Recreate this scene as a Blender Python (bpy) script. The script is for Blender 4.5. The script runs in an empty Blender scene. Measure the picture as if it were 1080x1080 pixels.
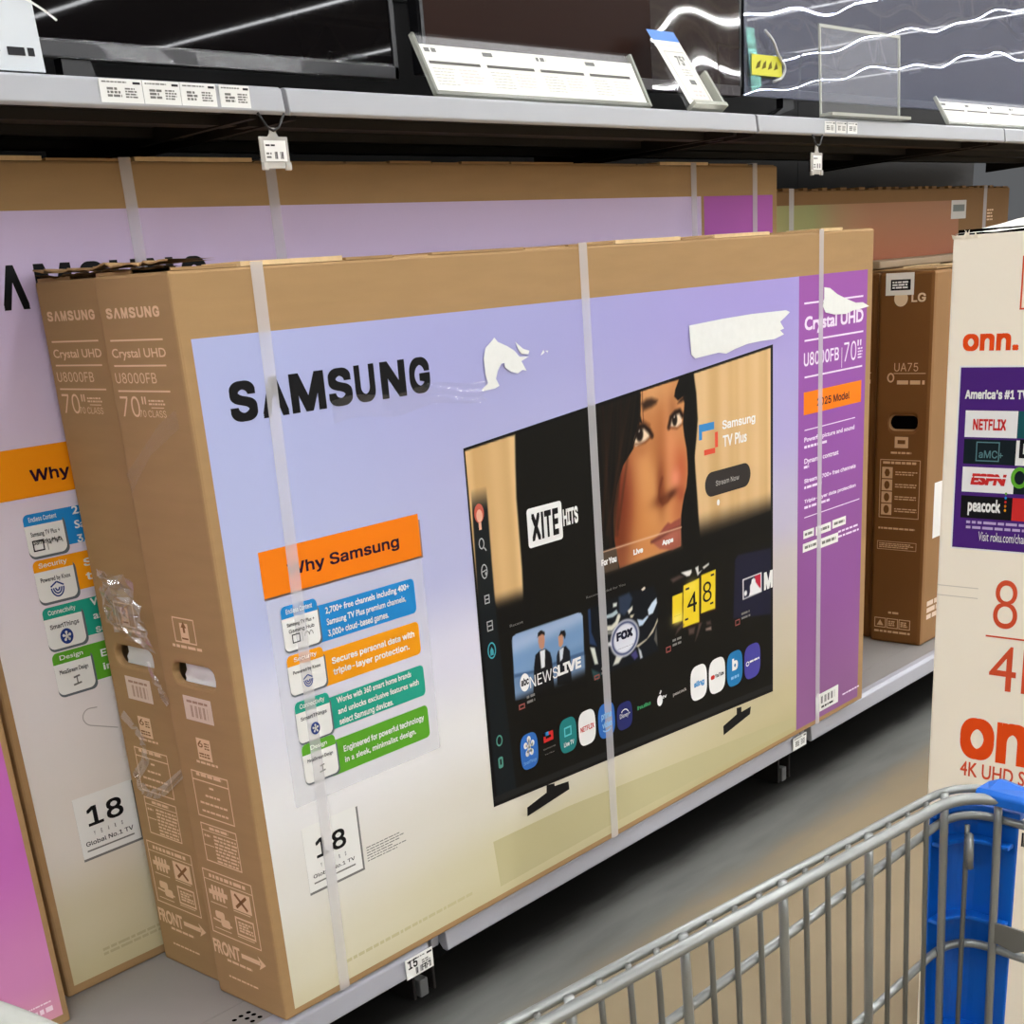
import bpy, bmesh, math, random, os
import numpy as np
from mathutils import Vector, Matrix

random.seed(7)
rng = np.random.default_rng(7)
SC = bpy.context.scene
COL = SC.collection
PI = math.pi
DZ = 0.16            # height of the bottom shelf deck above the floor

# ------------------------------------------------------------------ camera, world, exposure
cam_data = bpy.data.cameras.new('camera')
cam = bpy.data.objects.new('camera', cam_data)
COL.objects.link(cam)
cam.matrix_world = Matrix(((0.6480516, 0.3262467, -0.6881804, -1.028636),
    (-0.7587460, 0.1984639, -0.6204164, -1.469797),
    (-0.0658298, 0.9242160, 0.3761532, 1.189138),
    (0.0000000, 0.0000000, 0.0000000, 1.000000)))
cam_data.sensor_fit = 'HORIZONTAL'
cam_data.sensor_width = 36.0
cam_data.lens = 46.9330
cam_data.shift_x = -0.027254
cam_data.shift_y = 0.287291
cam_data.clip_start = 0.05
SC.camera = cam

W = bpy.data.worlds.new('ambient_fill')
SC.world = W
W.use_nodes = True
W.node_tree.nodes['Background'].inputs[0].default_value = (0.93, 0.96, 1.0, 1)
W.node_tree.nodes['Background'].inputs[1].default_value = 0.12  # even ambient fill light, added from the store's open sides
SC.view_settings.view_transform = 'Standard'
SC.view_settings.look = 'None'
SC.view_settings.gamma = 1.0
SC.view_settings.use_curve_mapping = False
SC.view_settings.exposure = 0.0
STRIP_POWER = 66.0

# ------------------------------------------------------------------ helpers
def lin(c):
    a = np.asarray(c, float) / 255.0
    return np.where(a <= 0.04045, a / 12.92, ((a + 0.055) / 1.055) ** 2.4)

def rgba(c):
    l = lin(c)
    return (float(l[0]), float(l[1]), float(l[2]), 1.0)

MATS = {}
def mat(name, c, rough=0.55, spec=0.3, metal=0.0, alpha=None, noise=None, bump=None):
    """plain procedural material; noise = (scale, amount), bump = (scale, strength)"""
    if name in MATS: return MATS[name]
    m = bpy.data.materials.new(name); m.use_nodes = True
    nt = m.node_tree; b = nt.nodes['Principled BSDF']
    b.inputs['Base Color'].default_value = rgba(c)
    b.inputs['Roughness'].default_value = rough
    b.inputs['Metallic'].default_value = metal
    b.inputs['Specular IOR Level'].default_value = spec
    if alpha is not None: b.inputs['Alpha'].default_value = alpha
    if noise or bump:
        tc = nt.nodes.new('ShaderNodeTexCoord')
    if noise:
        n = nt.nodes.new('ShaderNodeTexNoise'); n.inputs['Scale'].default_value = noise[0]
        n.inputs['Detail'].default_value = 6
        mp = nt.nodes.new('ShaderNodeMapping')
        mp.inputs['Scale'].default_value = noise[2] if len(noise) > 2 else (1, 1, 1)
        nt.links.new(tc.outputs['Object'], mp.inputs[0]); nt.links.new(mp.outputs[0], n.inputs['Vector'])
        mx = nt.nodes.new('ShaderNodeMix'); mx.data_type = 'RGBA'
        a = noise[1]
        l = lin(c)
        mx.inputs[6].default_value = tuple(float(max(0, t * (1 - a))) for t in l) + (1,)
        mx.inputs[7].default_value = tuple(float(min(1, t * (1 + a))) for t in l) + (1,)
        nt.links.new(n.outputs['Fac'], mx.inputs[0]); nt.links.new(mx.outputs[2], b.inputs['Base Color'])
    if bump:
        n2 = nt.nodes.new('ShaderNodeTexNoise'); n2.inputs['Scale'].default_value = bump[0]
        nt.links.new(tc.outputs['Object'], n2.inputs['Vector'])
        bp = nt.nodes.new('ShaderNodeBump'); bp.inputs['Strength'].default_value = bump[1]
        bp.inputs['Distance'].default_value = 0.01
        nt.links.new(n2.outputs['Fac'], bp.inputs['Height']); nt.links.new(bp.outputs[0], b.inputs['Normal'])
    MATS[name] = m
    return m

def film(name, clear=0.85, rough=0.08, tint=(245, 245, 245), body=0.0, bump=None):
    """thin clear plastic: mostly see-through, some gloss, some milky body"""
    if name in MATS: return MATS[name]
    m = bpy.data.materials.new(name); m.use_nodes = True
    nt = m.node_tree; nt.nodes.remove(nt.nodes['Principled BSDF'])
    out = nt.nodes['Material Output']
    tr = nt.nodes.new('ShaderNodeBsdfTransparent')
    gl = nt.nodes.new('ShaderNodeBsdfGlossy'); gl.inputs['Roughness'].default_value = rough
    gl.inputs['Color'].default_value = rgba(tint)
    mx = nt.nodes.new('ShaderNodeMixShader'); mx.inputs[0].default_value = 1 - clear
    nt.links.new(tr.outputs[0], mx.inputs[1]); nt.links.new(gl.outputs[0], mx.inputs[2])
    last = mx
    if body:
        df = nt.nodes.new('ShaderNodeBsdfDiffuse'); df.inputs['Color'].default_value = rgba(tint)
        m2 = nt.nodes.new('ShaderNodeMixShader'); m2.inputs[0].default_value = body
        nt.links.new(mx.outputs[0], m2.inputs[1]); nt.links.new(df.outputs[0], m2.inputs[2]); last = m2
    if bump:
        tc = nt.nodes.new('ShaderNodeTexCoord')
        mp = nt.nodes.new('ShaderNodeMapping'); mp.inputs['Scale'].default_value = bump[2]
        n2 = nt.nodes.new('ShaderNodeTexNoise'); n2.inputs['Scale'].default_value = bump[0]
        n2.inputs['Detail'].default_value = 1.5
        nt.links.new(tc.outputs['Object'], mp.inputs[0]); nt.links.new(mp.outputs[0], n2.inputs['Vector'])
        bp = nt.nodes.new('ShaderNodeBump'); bp.inputs['Strength'].default_value = bump[1]
        bp.inputs['Distance'].default_value = 0.02
        nt.links.new(n2.outputs['Fac'], bp.inputs['Height']); nt.links.new(bp.outputs[0], gl.inputs['Normal'])
    nt.links.new(last.outputs[0], out.inputs[0])
    MATS[name] = m
    return m

def glow(name, c, s):
    m = bpy.data.materials.new(name); m.use_nodes = True
    b = m.node_tree.nodes['Principled BSDF']
    b.inputs['Base Color'].default_value = (1, 1, 1, 1)
    b.inputs['Emission Color'].default_value = rgba(c); b.inputs['Emission Strength'].default_value = s
    return m

def art(name, rows, axis_u, columns, rough=0.5, spec=0.15):
    """printed colour fade: columns = u positions, rows = for each column a list of (v/height, colour)"""
    m = bpy.data.materials.new(name); m.use_nodes = True
    nt = m.node_tree; b = nt.nodes['Principled BSDF']
    b.inputs['Roughness'].default_value = rough; b.inputs['Specular IOR Level'].default_value = spec
    tc = nt.nodes.new('ShaderNodeTexCoord'); sp = nt.nodes.new('ShaderNodeSeparateXYZ')
    nt.links.new(tc.outputs['Object'], sp.inputs[0])
    prev = None
    for i, st in enumerate(rows):
        r = nt.nodes.new('ShaderNodeValToRGB'); r.color_ramp.interpolation = 'EASE'
        el = r.color_ramp.elements
        while len(el) < len(st): el.new(0.5)
        for e, (p, c) in zip(el, sorted(st, key=lambda q: q[0])):
            e.position = p
        for e, (p, c) in zip(el, sorted(st, key=lambda q: q[0])):
            e.color = rgba(c)
        nt.links.new(sp.outputs['Z'], r.inputs[0])
        if prev is None: prev = r.outputs[0]; continue
        mr = nt.nodes.new('ShaderNodeMapRange'); mr.interpolation_type = 'SMOOTHSTEP'
        mr.inputs['From Min'].default_value = columns[i - 1]; mr.inputs['From Max'].default_value = columns[i]
        nt.links.new(sp.outputs[axis_u], mr.inputs['Value'])
        mx = nt.nodes.new('ShaderNodeMix'); mx.data_type = 'RGBA'
        nt.links.new(mr.outputs[0], mx.inputs[0]); nt.links.new(prev, mx.inputs[6]); nt.links.new(r.outputs[0], mx.inputs[7])
        prev = mx.outputs[2]
    nt.links.new(prev, b.inputs['Base Color'])
    return m

def link(name, me, parent=None):
    o = bpy.data.objects.new(name, me); COL.objects.link(o)
    if parent is not None: o.parent = parent
    return o

def thing(name, label, cat, loc=(0, 0, 0), group=None, rz=0.0):
    o = bpy.data.objects.new(name, None); COL.objects.link(o)
    o.location = (loc[0], loc[1], loc[2]); o.rotation_euler = (0, 0, rz)
    o.empty_display_size = 0.05
    o['label'] = label; o['category'] = cat
    if group: o['group'] = group
    return o

def tag(o, label, cat, group=None):
    o['label'] = label; o['category'] = cat
    if group: o['group'] = group
    return o

class MB:
    """collects shapes into one mesh with several materials"""
    def __init__(s): s.v = []; s.f = []; s.m = []; s.mats = []; s.sm = []
    def mi(s, m):
        if m not in s.mats: s.mats.append(m)
        return s.mats.index(m)
    def add(s, vs, fs, m, smooth=False):
        n = len(s.v); i = s.mi(m)
        s.v += [tuple(p) for p in vs]
        for f in fs: s.f.append(tuple(n + k for k in f)); s.m.append(i); s.sm.append(smooth)
    def box(s, x0, x1, y0, y1, z0, z1, m):
        s.add([(x0, y0, z0), (x1, y0, z0), (x1, y1, z0), (x0, y1, z0), (x0, y0, z1), (x1, y0, z1), (x1, y1, z1), (x0, y1, z1)],
              [(0, 3, 2, 1), (4, 5, 6, 7), (0, 1, 5, 4), (1, 2, 6, 5), (2, 3, 7, 6), (3, 0, 4, 7)], m)
    def tube(s, path, r, m, n=10, cap=True, flat=1.0):
        P = [Vector(p) for p in path]; vs = []; fs = []
        t0 = (P[1] - P[0]).normalized()
        a = Vector((0, 0, 1)) if abs(t0.z) < 0.9 else Vector((1, 0, 0))
        u = (a - t0 * a.dot(t0)).normalized()
        rr = r if isinstance(r, (list, tuple)) else [r] * len(P)
        for i, p in enumerate(P):
            t = (P[min(i + 1, len(P) - 1)] - P[max(i - 1, 0)]).normalized()
            u = (u - t * u.dot(t)).normalized(); w = t.cross(u)
            for k in range(n):
                q = 2 * PI * k / n
                vs.append(p + (u * math.cos(q) + w * math.sin(q) * flat) * rr[i])
        for i in range(len(P) - 1):
            for k in range(n):
                a0 = i * n + k; b0 = i * n + (k + 1) % n
                fs.append((a0, b0, b0 + n, a0 + n))
        if cap:
            fs.append(tuple(range(n))[::-1]); fs.append(tuple(len(P) * n - n + k for k in range(n)))
        s.add(vs, fs, m, True)
    def prism(s, pts, d, m, off=(0, 0, 0)):
        """pts: closed 3-D outline, d: extrusion vector"""
        n = len(pts); d = Vector(d); A = [Vector(p) for p in pts]
        s.add(A + [p + d for p in A], [tuple(range(n))[::-1], tuple(n + k for k in range(n))] +
              [(k, (k + 1) % n, n + (k + 1) % n, n + k) for k in range(n)], m)
    def build(s, name, parent=None, bevel=0.0, seg=2, angle=40, flat=False):
        me = bpy.data.meshes.new(name); me.from_pydata(s.v, [], s.f)
        for m in s.mats: me.materials.append(m)
        me.polygons.foreach_set('material_index', s.m)
        me.polygons.foreach_set('use_smooth', [bool(q) for q in s.sm])
        me.update()
        o = link(name, me, parent)
        if bevel:
            b = o.modifiers.new('edge', 'BEVEL'); b.width = bevel; b.segments = seg
            b.limit_method = 'ANGLE'; b.angle_limit = math.radians(angle)
        return o

def fillet(pts, r, n=6):
    """round the corners of a 3-D polyline"""
    P = [Vector(p) for p in pts]; out = [P[0]]
    for i in range(1, len(P) - 1):
        a, b, c = P[i - 1], P[i], P[i + 1]
        d1 = (a - b); d2 = (c - b)
        k = min(r, d1.length * 0.49, d2.length * 0.49)
        p1 = b + d1.normalized() * k; p2 = b + d2.normalized() * k
        for j in range(n + 1):
            t = j / n
            out.append(p1 * (1 - t) ** 2 + b * 2 * t * (1 - t) + p2 * t * t)
    out.append(P[-1])
    return out

# ---- lettering: outlines of the built-in typefaces turned into flat print
FONT = None
try:
    FONT = bpy.data.fonts.load(os.path.join(bpy.utils.system_resource('DATAFILES', path='fonts'), 'Inter.woff2'))
except Exception:
    FONT = None
GL = {}
def glyphs(t, bold, like=None):
    plain = bool(set(like or t) & set('kKDPR4'))       # those letters fill badly from the variable face
    k = (t, bold, plain)
    if k not in GL:
        c = bpy.data.curves.new('lettering', 'FONT'); c.body = t; c.resolution_u = 3
        if FONT and not plain: c.font = FONT
        o = bpy.data.objects.new('lettering', c)
        me = bpy.data.meshes.new_from_object(o)
        vs = np.array([(v.co.x, v.co.y) for v in me.vertices]) if len(me.vertices) else np.zeros((0, 2))
        fs = [tuple(p.vertices) for p in me.polygons]
        par = list(range(len(vs)))                   # loose islands (overlapping strokes) get a hair of depth each
        def root(i):
            while par[i] != i: par[i] = par[par[i]]; i = par[i]
            return i
        for f in fs:
            for i in f[1:]: par[root(i)] = root(f[0])
        ids = {}; isl = np.array([ids.setdefault(root(i), len(ids)) % 4 * .05 for i in range(len(vs))])
        if len(vs): vs = np.concatenate([vs, isl[:, None]], 1)
        bpy.data.objects.remove(o); bpy.data.curves.remove(c); bpy.data.meshes.remove(me)
        if bold > 0 and len(vs):                       # heavier weight: the outline struck several times, slightly shifted
            n = len(vs); S = [(-bold, -bold), (bold, -bold), (bold, bold), (-bold, bold)]
            if bold > .03: S += [(-bold, 0), (bold, 0), (0, -bold), (0, bold)]
            fs = fs + [tuple(i + n * (k + 1) for i in f) for k in range(len(S)) for f in fs]
            vs = np.concatenate([vs] + [vs + np.array(s + ((k + 1) * .11,)) for k, s in enumerate(S)])
        GL[k] = (vs, fs)
    return GL[k]

class Print:
    """ink on a flat face: shapes in (u, v) metres, l = layer"""
    EPS = 0.00025
    def __init__(s, to3): s.mb = MB(); s.to3 = to3
    def poly(s, pts, m, l=1):
        s.mb.add([s.to3(p[0], p[1], l * s.EPS) for p in pts], [tuple(range(len(pts)))], m)
    def rect(s, a, b, m, l=1):
        s.poly([(a[0], a[1]), (b[0], a[1]), (b[0], b[1]), (a[0], b[1])], m, l)
    def rrect(s, a, b, r, m, l=1, n=6, corners=(1, 1, 1, 1)):
        x0, x1 = min(a[0], b[0]), max(a[0], b[0]); y0, y1 = min(a[1], b[1]), max(a[1], b[1])
        r = min(r, (x1 - x0) / 2, (y1 - y0) / 2)
        P = []
        for (cx, cy, q, on) in ((x1 - r, y1 - r, 0, corners[1]), (x0 + r, y1 - r, 1, corners[0]), (x0 + r, y0 + r, 2, corners[3]), (x1 - r, y0 + r, 3, corners[2])):
            if on:
                for k in range(n + 1):
                    t = (q + k / n) * PI / 2
                    P.append((cx + r * math.cos(t), cy + r * math.sin(t)))
            else:
                t = (q + .5) * PI / 2
                P.append((cx + r * (1 if math.cos(t) > 0 else -1), cy + r * (1 if math.sin(t) > 0 else -1)))
        s.poly(P, m, l)
    def oval(s, c, rx, ry, m, l=1, n=28, power=2.0):
        P = []
        for k in range(n):
            t = 2 * PI * k / n; a, b = math.cos(t), math.sin(t)
            P.append((c[0] + rx * math.copysign(abs(a) ** (2 / power), a), c[1] + ry * math.copysign(abs(b) ** (2 / power), b)))
        s.poly(P, m, l)
    def ring(s, c, rx, ry, w, m, l=1, n=28, a0=0, a1=2 * PI):
        vs = []; fs = []
        for k in range(n + 1):
            t = a0 + (a1 - a0) * k / n
            vs.append(s.to3(c[0] + rx * math.cos(t), c[1] + ry * math.sin(t), l * s.EPS))
            vs.append(s.to3(c[0] + (rx - w) * math.cos(t), c[1] + (ry - w) * math.sin(t), l * s.EPS))
        for k in range(n): fs.append((2 * k, 2 * k + 1, 2 * k + 3, 2 * k + 2))
        s.mb.add(vs, fs, m)
    def line(s, pts, w, m, l=1):
        for a, b in zip(pts, pts[1:]):
            a = Vector(a); b = Vector(b); d = (b - a)
            if d.length < 1e-6: continue
            n = Vector((-d.y, d.x)).normalized() * w / 2
            s.poly([a - n, b - n, b + n, a + n], m, l)
    def frame(s, a, b, w, m, l=1):
        x0, x1 = min(a[0], b[0]), max(a[0], b[0]); y0, y1 = min(a[1], b[1]), max(a[1], b[1])
        s.rect((x0, y0), (x1, y0 + w), m, l); s.rect((x0, y1 - w), (x1, y1), m, l)
        s.rect((x0, y0 + w), (x0 + w, y1 - w), m, l); s.rect((x1 - w, y0 + w), (x1, y1 - w), m, l)
    def text(s, t, lb, rt, m, l=2, bold=0.0, ref=None, fit='cap', slant=0.0):
        """lb = left end of the baseline, rt = right end at capital height"""
        vs, fs = glyphs(t, bold)
        if not len(vs): return
        rv = glyphs(ref, bold, t)[0] if ref else vs
        x0, x1 = rv[:, 0].min(), rv[:, 0].max()
        if fit == 'cap':
            h = glyphs('H', bold, t)[0]; y0, y1 = h[:, 1].min(), h[:, 1].max()
        else:
            y0, y1 = rv[:, 1].min(), rv[:, 1].max()
        sx = (rt[0] - lb[0]) / (x1 - x0); sy = (rt[1] - lb[1]) / (y1 - y0)
        s.mb.add([s.to3(lb[0] + (p[0] - x0) * sx + slant * (p[1] - y0) * sy, lb[1] + (p[1] - y0) * sy, (l + (p[2] if len(p) > 2 else 0)) * s.EPS) for p in vs], fs, m)
    def bars(s, a, b, rows, m, l=2, fill=0.55, rag=0.25):
        """lines of print too small to read"""
        x0, x1 = min(a[0], b[0]), max(a[0], b[0]); y0, y1 = min(a[1], b[1]), max(a[1], b[1])
        st = (y1 - y0) / rows
        for k in range(rows):
            e = x1 - (x1 - x0) * rag * random.random()
            yy = y1 - (k + .5) * st; x = x0
            while x < e:
                w = min(random.uniform(1.2, 4.5) * st * .6, e - x)
                s.rect((x, yy - st * fill / 2), (x + w, yy + st * fill / 2), m, l)
                x += w + st * .35
    def code(s, a, b, m, l=2, n=26):
        """barcode bars"""
        x0, x1 = min(a[0], b[0]), max(a[0], b[0]); y0, y1 = min(a[1], b[1]), max(a[1], b[1])
        w = (x1 - x0) / n
        for k in range(n):
            if (k * 7919 + 3) % 5 < 3: s.rect((x0 + k * w, y0), (x0 + k * w + w * (.45 + .4 * ((k * 31) % 3) / 2), y1), m, l)
    def build(s, name, parent=None): return s.mb.build(name, parent)

class Raster:
    """a printed photograph: colours on a fine grid of points"""
    def __init__(s, u0, v0, u1, v1, nx, ny, base):
        s.nx, s.ny = nx, ny; s.u0, s.v0, s.u1, s.v1 = u0, v0, u1, v1
        s.U, s.V = np.meshgrid(np.linspace(u0, u1, nx), np.linspace(v0, v1, ny))
        s.C = np.zeros((ny, nx, 3)); s.C[:] = base
        s.px = (u1 - u0) / nx
    def _win(s, pts, pad):
        P = np.asarray(pts); a = P.min(0) - pad; b = P.max(0) + pad
        i0 = int(np.clip((a[0] - s.u0) / (s.u1 - s.u0) * (s.nx - 1), 0, s.nx - 1)); i1 = int(np.clip((b[0] - s.u0) / (s.u1 - s.u0) * (s.nx - 1) + 2, 0, s.nx))
        j0 = int(np.clip((a[1] - s.v0) / (s.v1 - s.v0) * (s.ny - 1), 0, s.ny - 1)); j1 = int(np.clip((b[1] - s.v0) / (s.v1 - s.v0) * (s.ny - 1) + 2, 0, s.ny))
        return slice(j0, j1), slice(i0, i1)
    def _mix(s, w, a, c):
        s.C[w] = s.C[w] * (1 - a[..., None]) + np.asarray(c, float) * a[..., None]
    def cover(s, pts, soft):
        w = s._win(pts, soft * 2 + s.px * 2); U, V = s.U[w], s.V[w]
        P = np.asarray(pts); ins = np.zeros(U.shape, bool); dist = np.full(U.shape, 1e9)
        for k in range(len(P)):
            x0, y0 = P[k]; x1, y1 = P[(k + 1) % len(P)]
            c = (y0 > V) != (y1 > V)
            if y1 != y0: ins ^= c & (U < (x1 - x0) * (V - y0) / (y1 - y0) + x0)
            dx, dy = x1 - x0, y1 - y0; L = dx * dx + dy * dy + 1e-12
            t = np.clip(((U - x0) * dx + (V - y0) * dy) / L, 0, 1)
            dist = np.minimum(dist, np.hypot(U - x0 - t * dx, V - y0 - t * dy))
        sd = np.where(ins, dist, -dist); sft = max(soft, s.px * .6)
        a = np.clip(sd / (2 * sft) + .5, 0, 1)
        return w, a * a * (3 - 2 * a)
    def poly(s, pts, c, soft=0.0, alpha=1.0):
        w, a = s.cover(pts, soft); s._mix(w, a * alpha, c)
    def blob(s, p, rx, ry, c, alpha=1.0, ang=0.0, hard=1.0, clip=None):
        R = max(rx, ry) * 2.2
        w = s._win([(p[0] - R, p[1] - R), (p[0] + R, p[1] + R)], 0); U, V = s.U[w] - p[0], s.V[w] - p[1]
        ca, sa = math.cos(ang), math.sin(ang)
        q = ((U * ca + V * sa) / rx) ** 2 + ((-U * sa + V * ca) / ry) ** 2
        a = np.exp(-q ** hard) * alpha
        if clip is not None:
            full = np.zeros(s.U.shape); cw, cm = clip; full[cw] = cm; a = a * full[w]
        s._mix(w, a, c)
    def line(s, pts, wd, c, alpha=1.0, soft=0.0):
        w = s._win(pts, wd * 2 + soft * 2 + s.px * 2); U, V = s.U[w], s.V[w]; dist = np.full(U.shape, 1e9)
        for (x0, y0), (x1, y1) in zip(pts, pts[1:]):
            dx, dy = x1 - x0, y1 - y0; L = dx * dx + dy * dy + 1e-12
            t = np.clip(((U - x0) * dx + (V - y0) * dy) / L, 0, 1)
            dist = np.minimum(dist, np.hypot(U - x0 - t * dx, V - y0 - t * dy))
        sft = max(soft, s.px * .6)
        a = np.clip((wd / 2 - dist) / (2 * sft) + .5, 0, 1) * alpha
        s._mix(w, a, c)
    def fade(s, pts, c, p0, p1):
        """fade towards colour c from point p0 (none) to p1 (full) inside pts"""
        w, a = s.cover(pts, 0); U, V = s.U[w], s.V[w]
        d = np.asarray(p1) - np.asarray(p0); t = ((U - p0[0]) * d[0] + (V - p0[1]) * d[1]) / (d @ d)
        t = np.clip(t, 0, 1); s._mix(w, a * t * t * (3 - 2 * t), c)
    def build(s, name, to3, l, material, parent):
        ny, nx = s.ny, s.nx
        e = l * Print.EPS
        vs = np.array([to3(a, b, e) for a, b in zip(s.U.ravel(), s.V.ravel())])
        j, i = np.meshgrid(np.arange(ny - 1), np.arange(nx - 1), indexing='ij'); a = (j * nx + i).ravel()
        F = np.stack([a, a + 1, a + nx + 1, a + nx], 1)
        me = bpy.data.meshes.new(name); me.vertices.add(len(vs)); me.vertices.foreach_set('co', vs.ravel())
        me.loops.add(F.size); me.loops.foreach_set('vertex_index', F.ravel().astype(np.int32))
        me.polygons.add(len(F)); me.polygons.foreach_set('loop_start', np.arange(0, F.size, 4, dtype=np.int32))
        me.update(calc_edges=True); me.validate()
        at = me.color_attributes.new('ink', 'FLOAT_COLOR', 'POINT')
        c4 = np.ones((ny * nx, 4)); c4[:, :3] = lin(np.clip(s.C, 0, 255)).reshape(-1, 3)
        at.data.foreach_set('color', c4.ravel())
        me.materials.append(material)
        return link(name, me, parent)

def ink_material():
    m = bpy.data.materials.new('printed_photograph'); m.use_nodes = True
    nt = m.node_tree; b = nt.nodes['Principled BSDF']
    b.inputs['Roughness'].default_value = .5; b.inputs['Specular IOR Level'].default_value = .08
    a = nt.nodes.new('ShaderNodeVertexColor'); a.layer_name = 'ink'
    nt.links.new(a.outputs[0], b.inputs['Base Color'])
    return m

# ------------------------------------------------------------------ materials
CARD = mat('cardboard', (168, 135, 94), .75, .15, noise=(9, .10, (1, 1, 6)), bump=(60, .03))
CARD_DARK = mat('cardboard_dark_print', (150, 104, 58), .75, .15, noise=(7, .08))
CARD_EDGE = mat('cardboard_cut_edge', (226, 196, 148), .8, .1, noise=(80, .15))
CARD_TORN_AND_GAP_SHADE = mat('torn_cardboard_and_gap_shade', (70, 52, 30), .9, .05, noise=(120, .5, (1, 1, .3)))
PALE = mat('pale_print_on_cardboard', (232, 198, 160), .7, .15)
WHITE = mat('white_paper', (236, 236, 232), .6, .25)
TORN = mat('torn_white_paper', (231, 233, 229), .9, .05, noise=(70, .05))
BLACK = mat('black_ink', (18, 18, 20), .5, .12)
DARKTXT = mat('dark_ink', (45, 45, 48), .5, .12)
GREYTXT = mat('grey_ink', (120, 120, 116), .5, .12)
PURPLE_TXT = mat('pale_lilac_ink', (240, 224, 246), .5, .3)
ORANGE = mat('orange_ink', (244, 128, 18), .5, .12)
AMBER = mat('amber_ink', (243, 158, 22), .5, .12)
BLUE = mat('blue_ink', (36, 136, 205), .5, .12)
TEAL = mat('teal_ink', (38, 160, 136), .5, .12)
GREEN = mat('green_ink', (92, 166, 44), .5, .12)
NAVY = mat('navy_ink', (40, 62, 128), .5, .12)
PLUM = mat('plum_text_ink', (44, 14, 40), .5, .12)
STRAP = mat('clear_white_strap', (234, 232, 234), .4, .2, alpha=.45)
TAPE = film('clear_packing_tape', .93, .12, body=.012)
WRAP = film('crumpled_clear_wrap', .72, .14, body=.05)
STEEL = mat('grey_shelf_enamel', (168, 170, 174), .38, .45, noise=(3, .03))
STEEL_LIP = mat('grey_lip_enamel', (165, 166, 174), .33, .5, noise=(3, .04))
DECK = mat('grey_deck_enamel', (150, 147, 143), .42, .4, noise=(6, .05))
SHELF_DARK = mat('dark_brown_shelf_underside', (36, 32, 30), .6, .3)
BACK = mat('dark_back_panel', (30, 29, 29), .6, .3)
HOLE = mat('hole_black', (6, 6, 6), .9, .0)
TVBLACK = mat('black_television_plastic', (16, 16, 18), .3, .5)
SCREEN = mat('dark_glossy_screen', (13, 11, 12), .02, .10)
ACRYL = film('clear_acrylic', .95, .40, body=.05)

F3 = lambda u, v, e: (u, -e, v)
def E3(d): return lambda u, v, e: (-e, d - u, v)

# ------------------------------------------------------------------ floor, ceiling, lamps
def floor_material():
    m = bpy.data.materials.new('polished_concrete'); m.use_nodes = True
    nt = m.node_tree; b = nt.nodes['Principled BSDF']
    tc = nt.nodes.new('ShaderNodeTexCoord')
    sp = nt.nodes.new('ShaderNodeSeparateXYZ'); nt.links.new(tc.outputs['Object'], sp.inputs[0])
    n = nt.nodes.new('ShaderNodeTexNoise'); n.inputs['Scale'].default_value = 2.2; n.inputs['Detail'].default_value = 8
    nt.links.new(tc.outputs['Object'], n.inputs['Vector'])
    n2 = nt.nodes.new('ShaderNodeTexNoise'); n2.inputs['Scale'].default_value = 14; n2.inputs['Detail'].default_value = 5
    mp2 = nt.nodes.new('ShaderNodeMapping'); mp2.inputs['Scale'].default_value = (.35, 1.6, 1)
    nt.links.new(tc.outputs['Object'], mp2.inputs[0]); nt.links.new(mp2.outputs[0], n2.inputs['Vector'])
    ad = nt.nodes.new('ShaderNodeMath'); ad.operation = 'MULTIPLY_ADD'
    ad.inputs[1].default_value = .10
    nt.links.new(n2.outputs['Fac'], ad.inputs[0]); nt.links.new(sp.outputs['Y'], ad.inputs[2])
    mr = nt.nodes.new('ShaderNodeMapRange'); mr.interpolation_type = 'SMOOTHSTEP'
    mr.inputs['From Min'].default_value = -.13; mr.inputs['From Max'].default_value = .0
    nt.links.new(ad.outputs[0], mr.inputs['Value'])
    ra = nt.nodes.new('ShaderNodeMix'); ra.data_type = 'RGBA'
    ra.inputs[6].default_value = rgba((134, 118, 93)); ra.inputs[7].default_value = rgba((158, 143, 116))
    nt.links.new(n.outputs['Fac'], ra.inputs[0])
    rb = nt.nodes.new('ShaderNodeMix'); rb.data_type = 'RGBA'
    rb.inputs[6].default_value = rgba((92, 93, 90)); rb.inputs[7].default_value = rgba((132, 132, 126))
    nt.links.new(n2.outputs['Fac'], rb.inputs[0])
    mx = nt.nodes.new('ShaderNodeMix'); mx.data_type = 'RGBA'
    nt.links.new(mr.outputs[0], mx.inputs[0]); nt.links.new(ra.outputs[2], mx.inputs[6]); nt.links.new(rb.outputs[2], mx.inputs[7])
    # shadow under the shelving, painted into the floor colour
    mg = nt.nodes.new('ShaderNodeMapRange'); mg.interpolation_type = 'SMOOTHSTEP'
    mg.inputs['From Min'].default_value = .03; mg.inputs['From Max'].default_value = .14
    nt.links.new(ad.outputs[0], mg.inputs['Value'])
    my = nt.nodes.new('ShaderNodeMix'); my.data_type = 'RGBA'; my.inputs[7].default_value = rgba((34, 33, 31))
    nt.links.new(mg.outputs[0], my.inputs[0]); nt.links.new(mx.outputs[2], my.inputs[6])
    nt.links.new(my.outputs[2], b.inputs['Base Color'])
    b.inputs['Roughness'].default_value = .5; b.inputs['Specular IOR Level'].default_value = .12
    return m
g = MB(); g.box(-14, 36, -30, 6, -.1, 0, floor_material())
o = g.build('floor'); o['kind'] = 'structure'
CEIL = mat('white_roof_deck', (176, 180, 196), .8, .1, noise=(.4, .06))
g = MB(); g.box(-14, 36, -30, 6, 6.0, 6.1, CEIL)
o = g.build('ceiling'); o['kind'] = 'structure'

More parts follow.
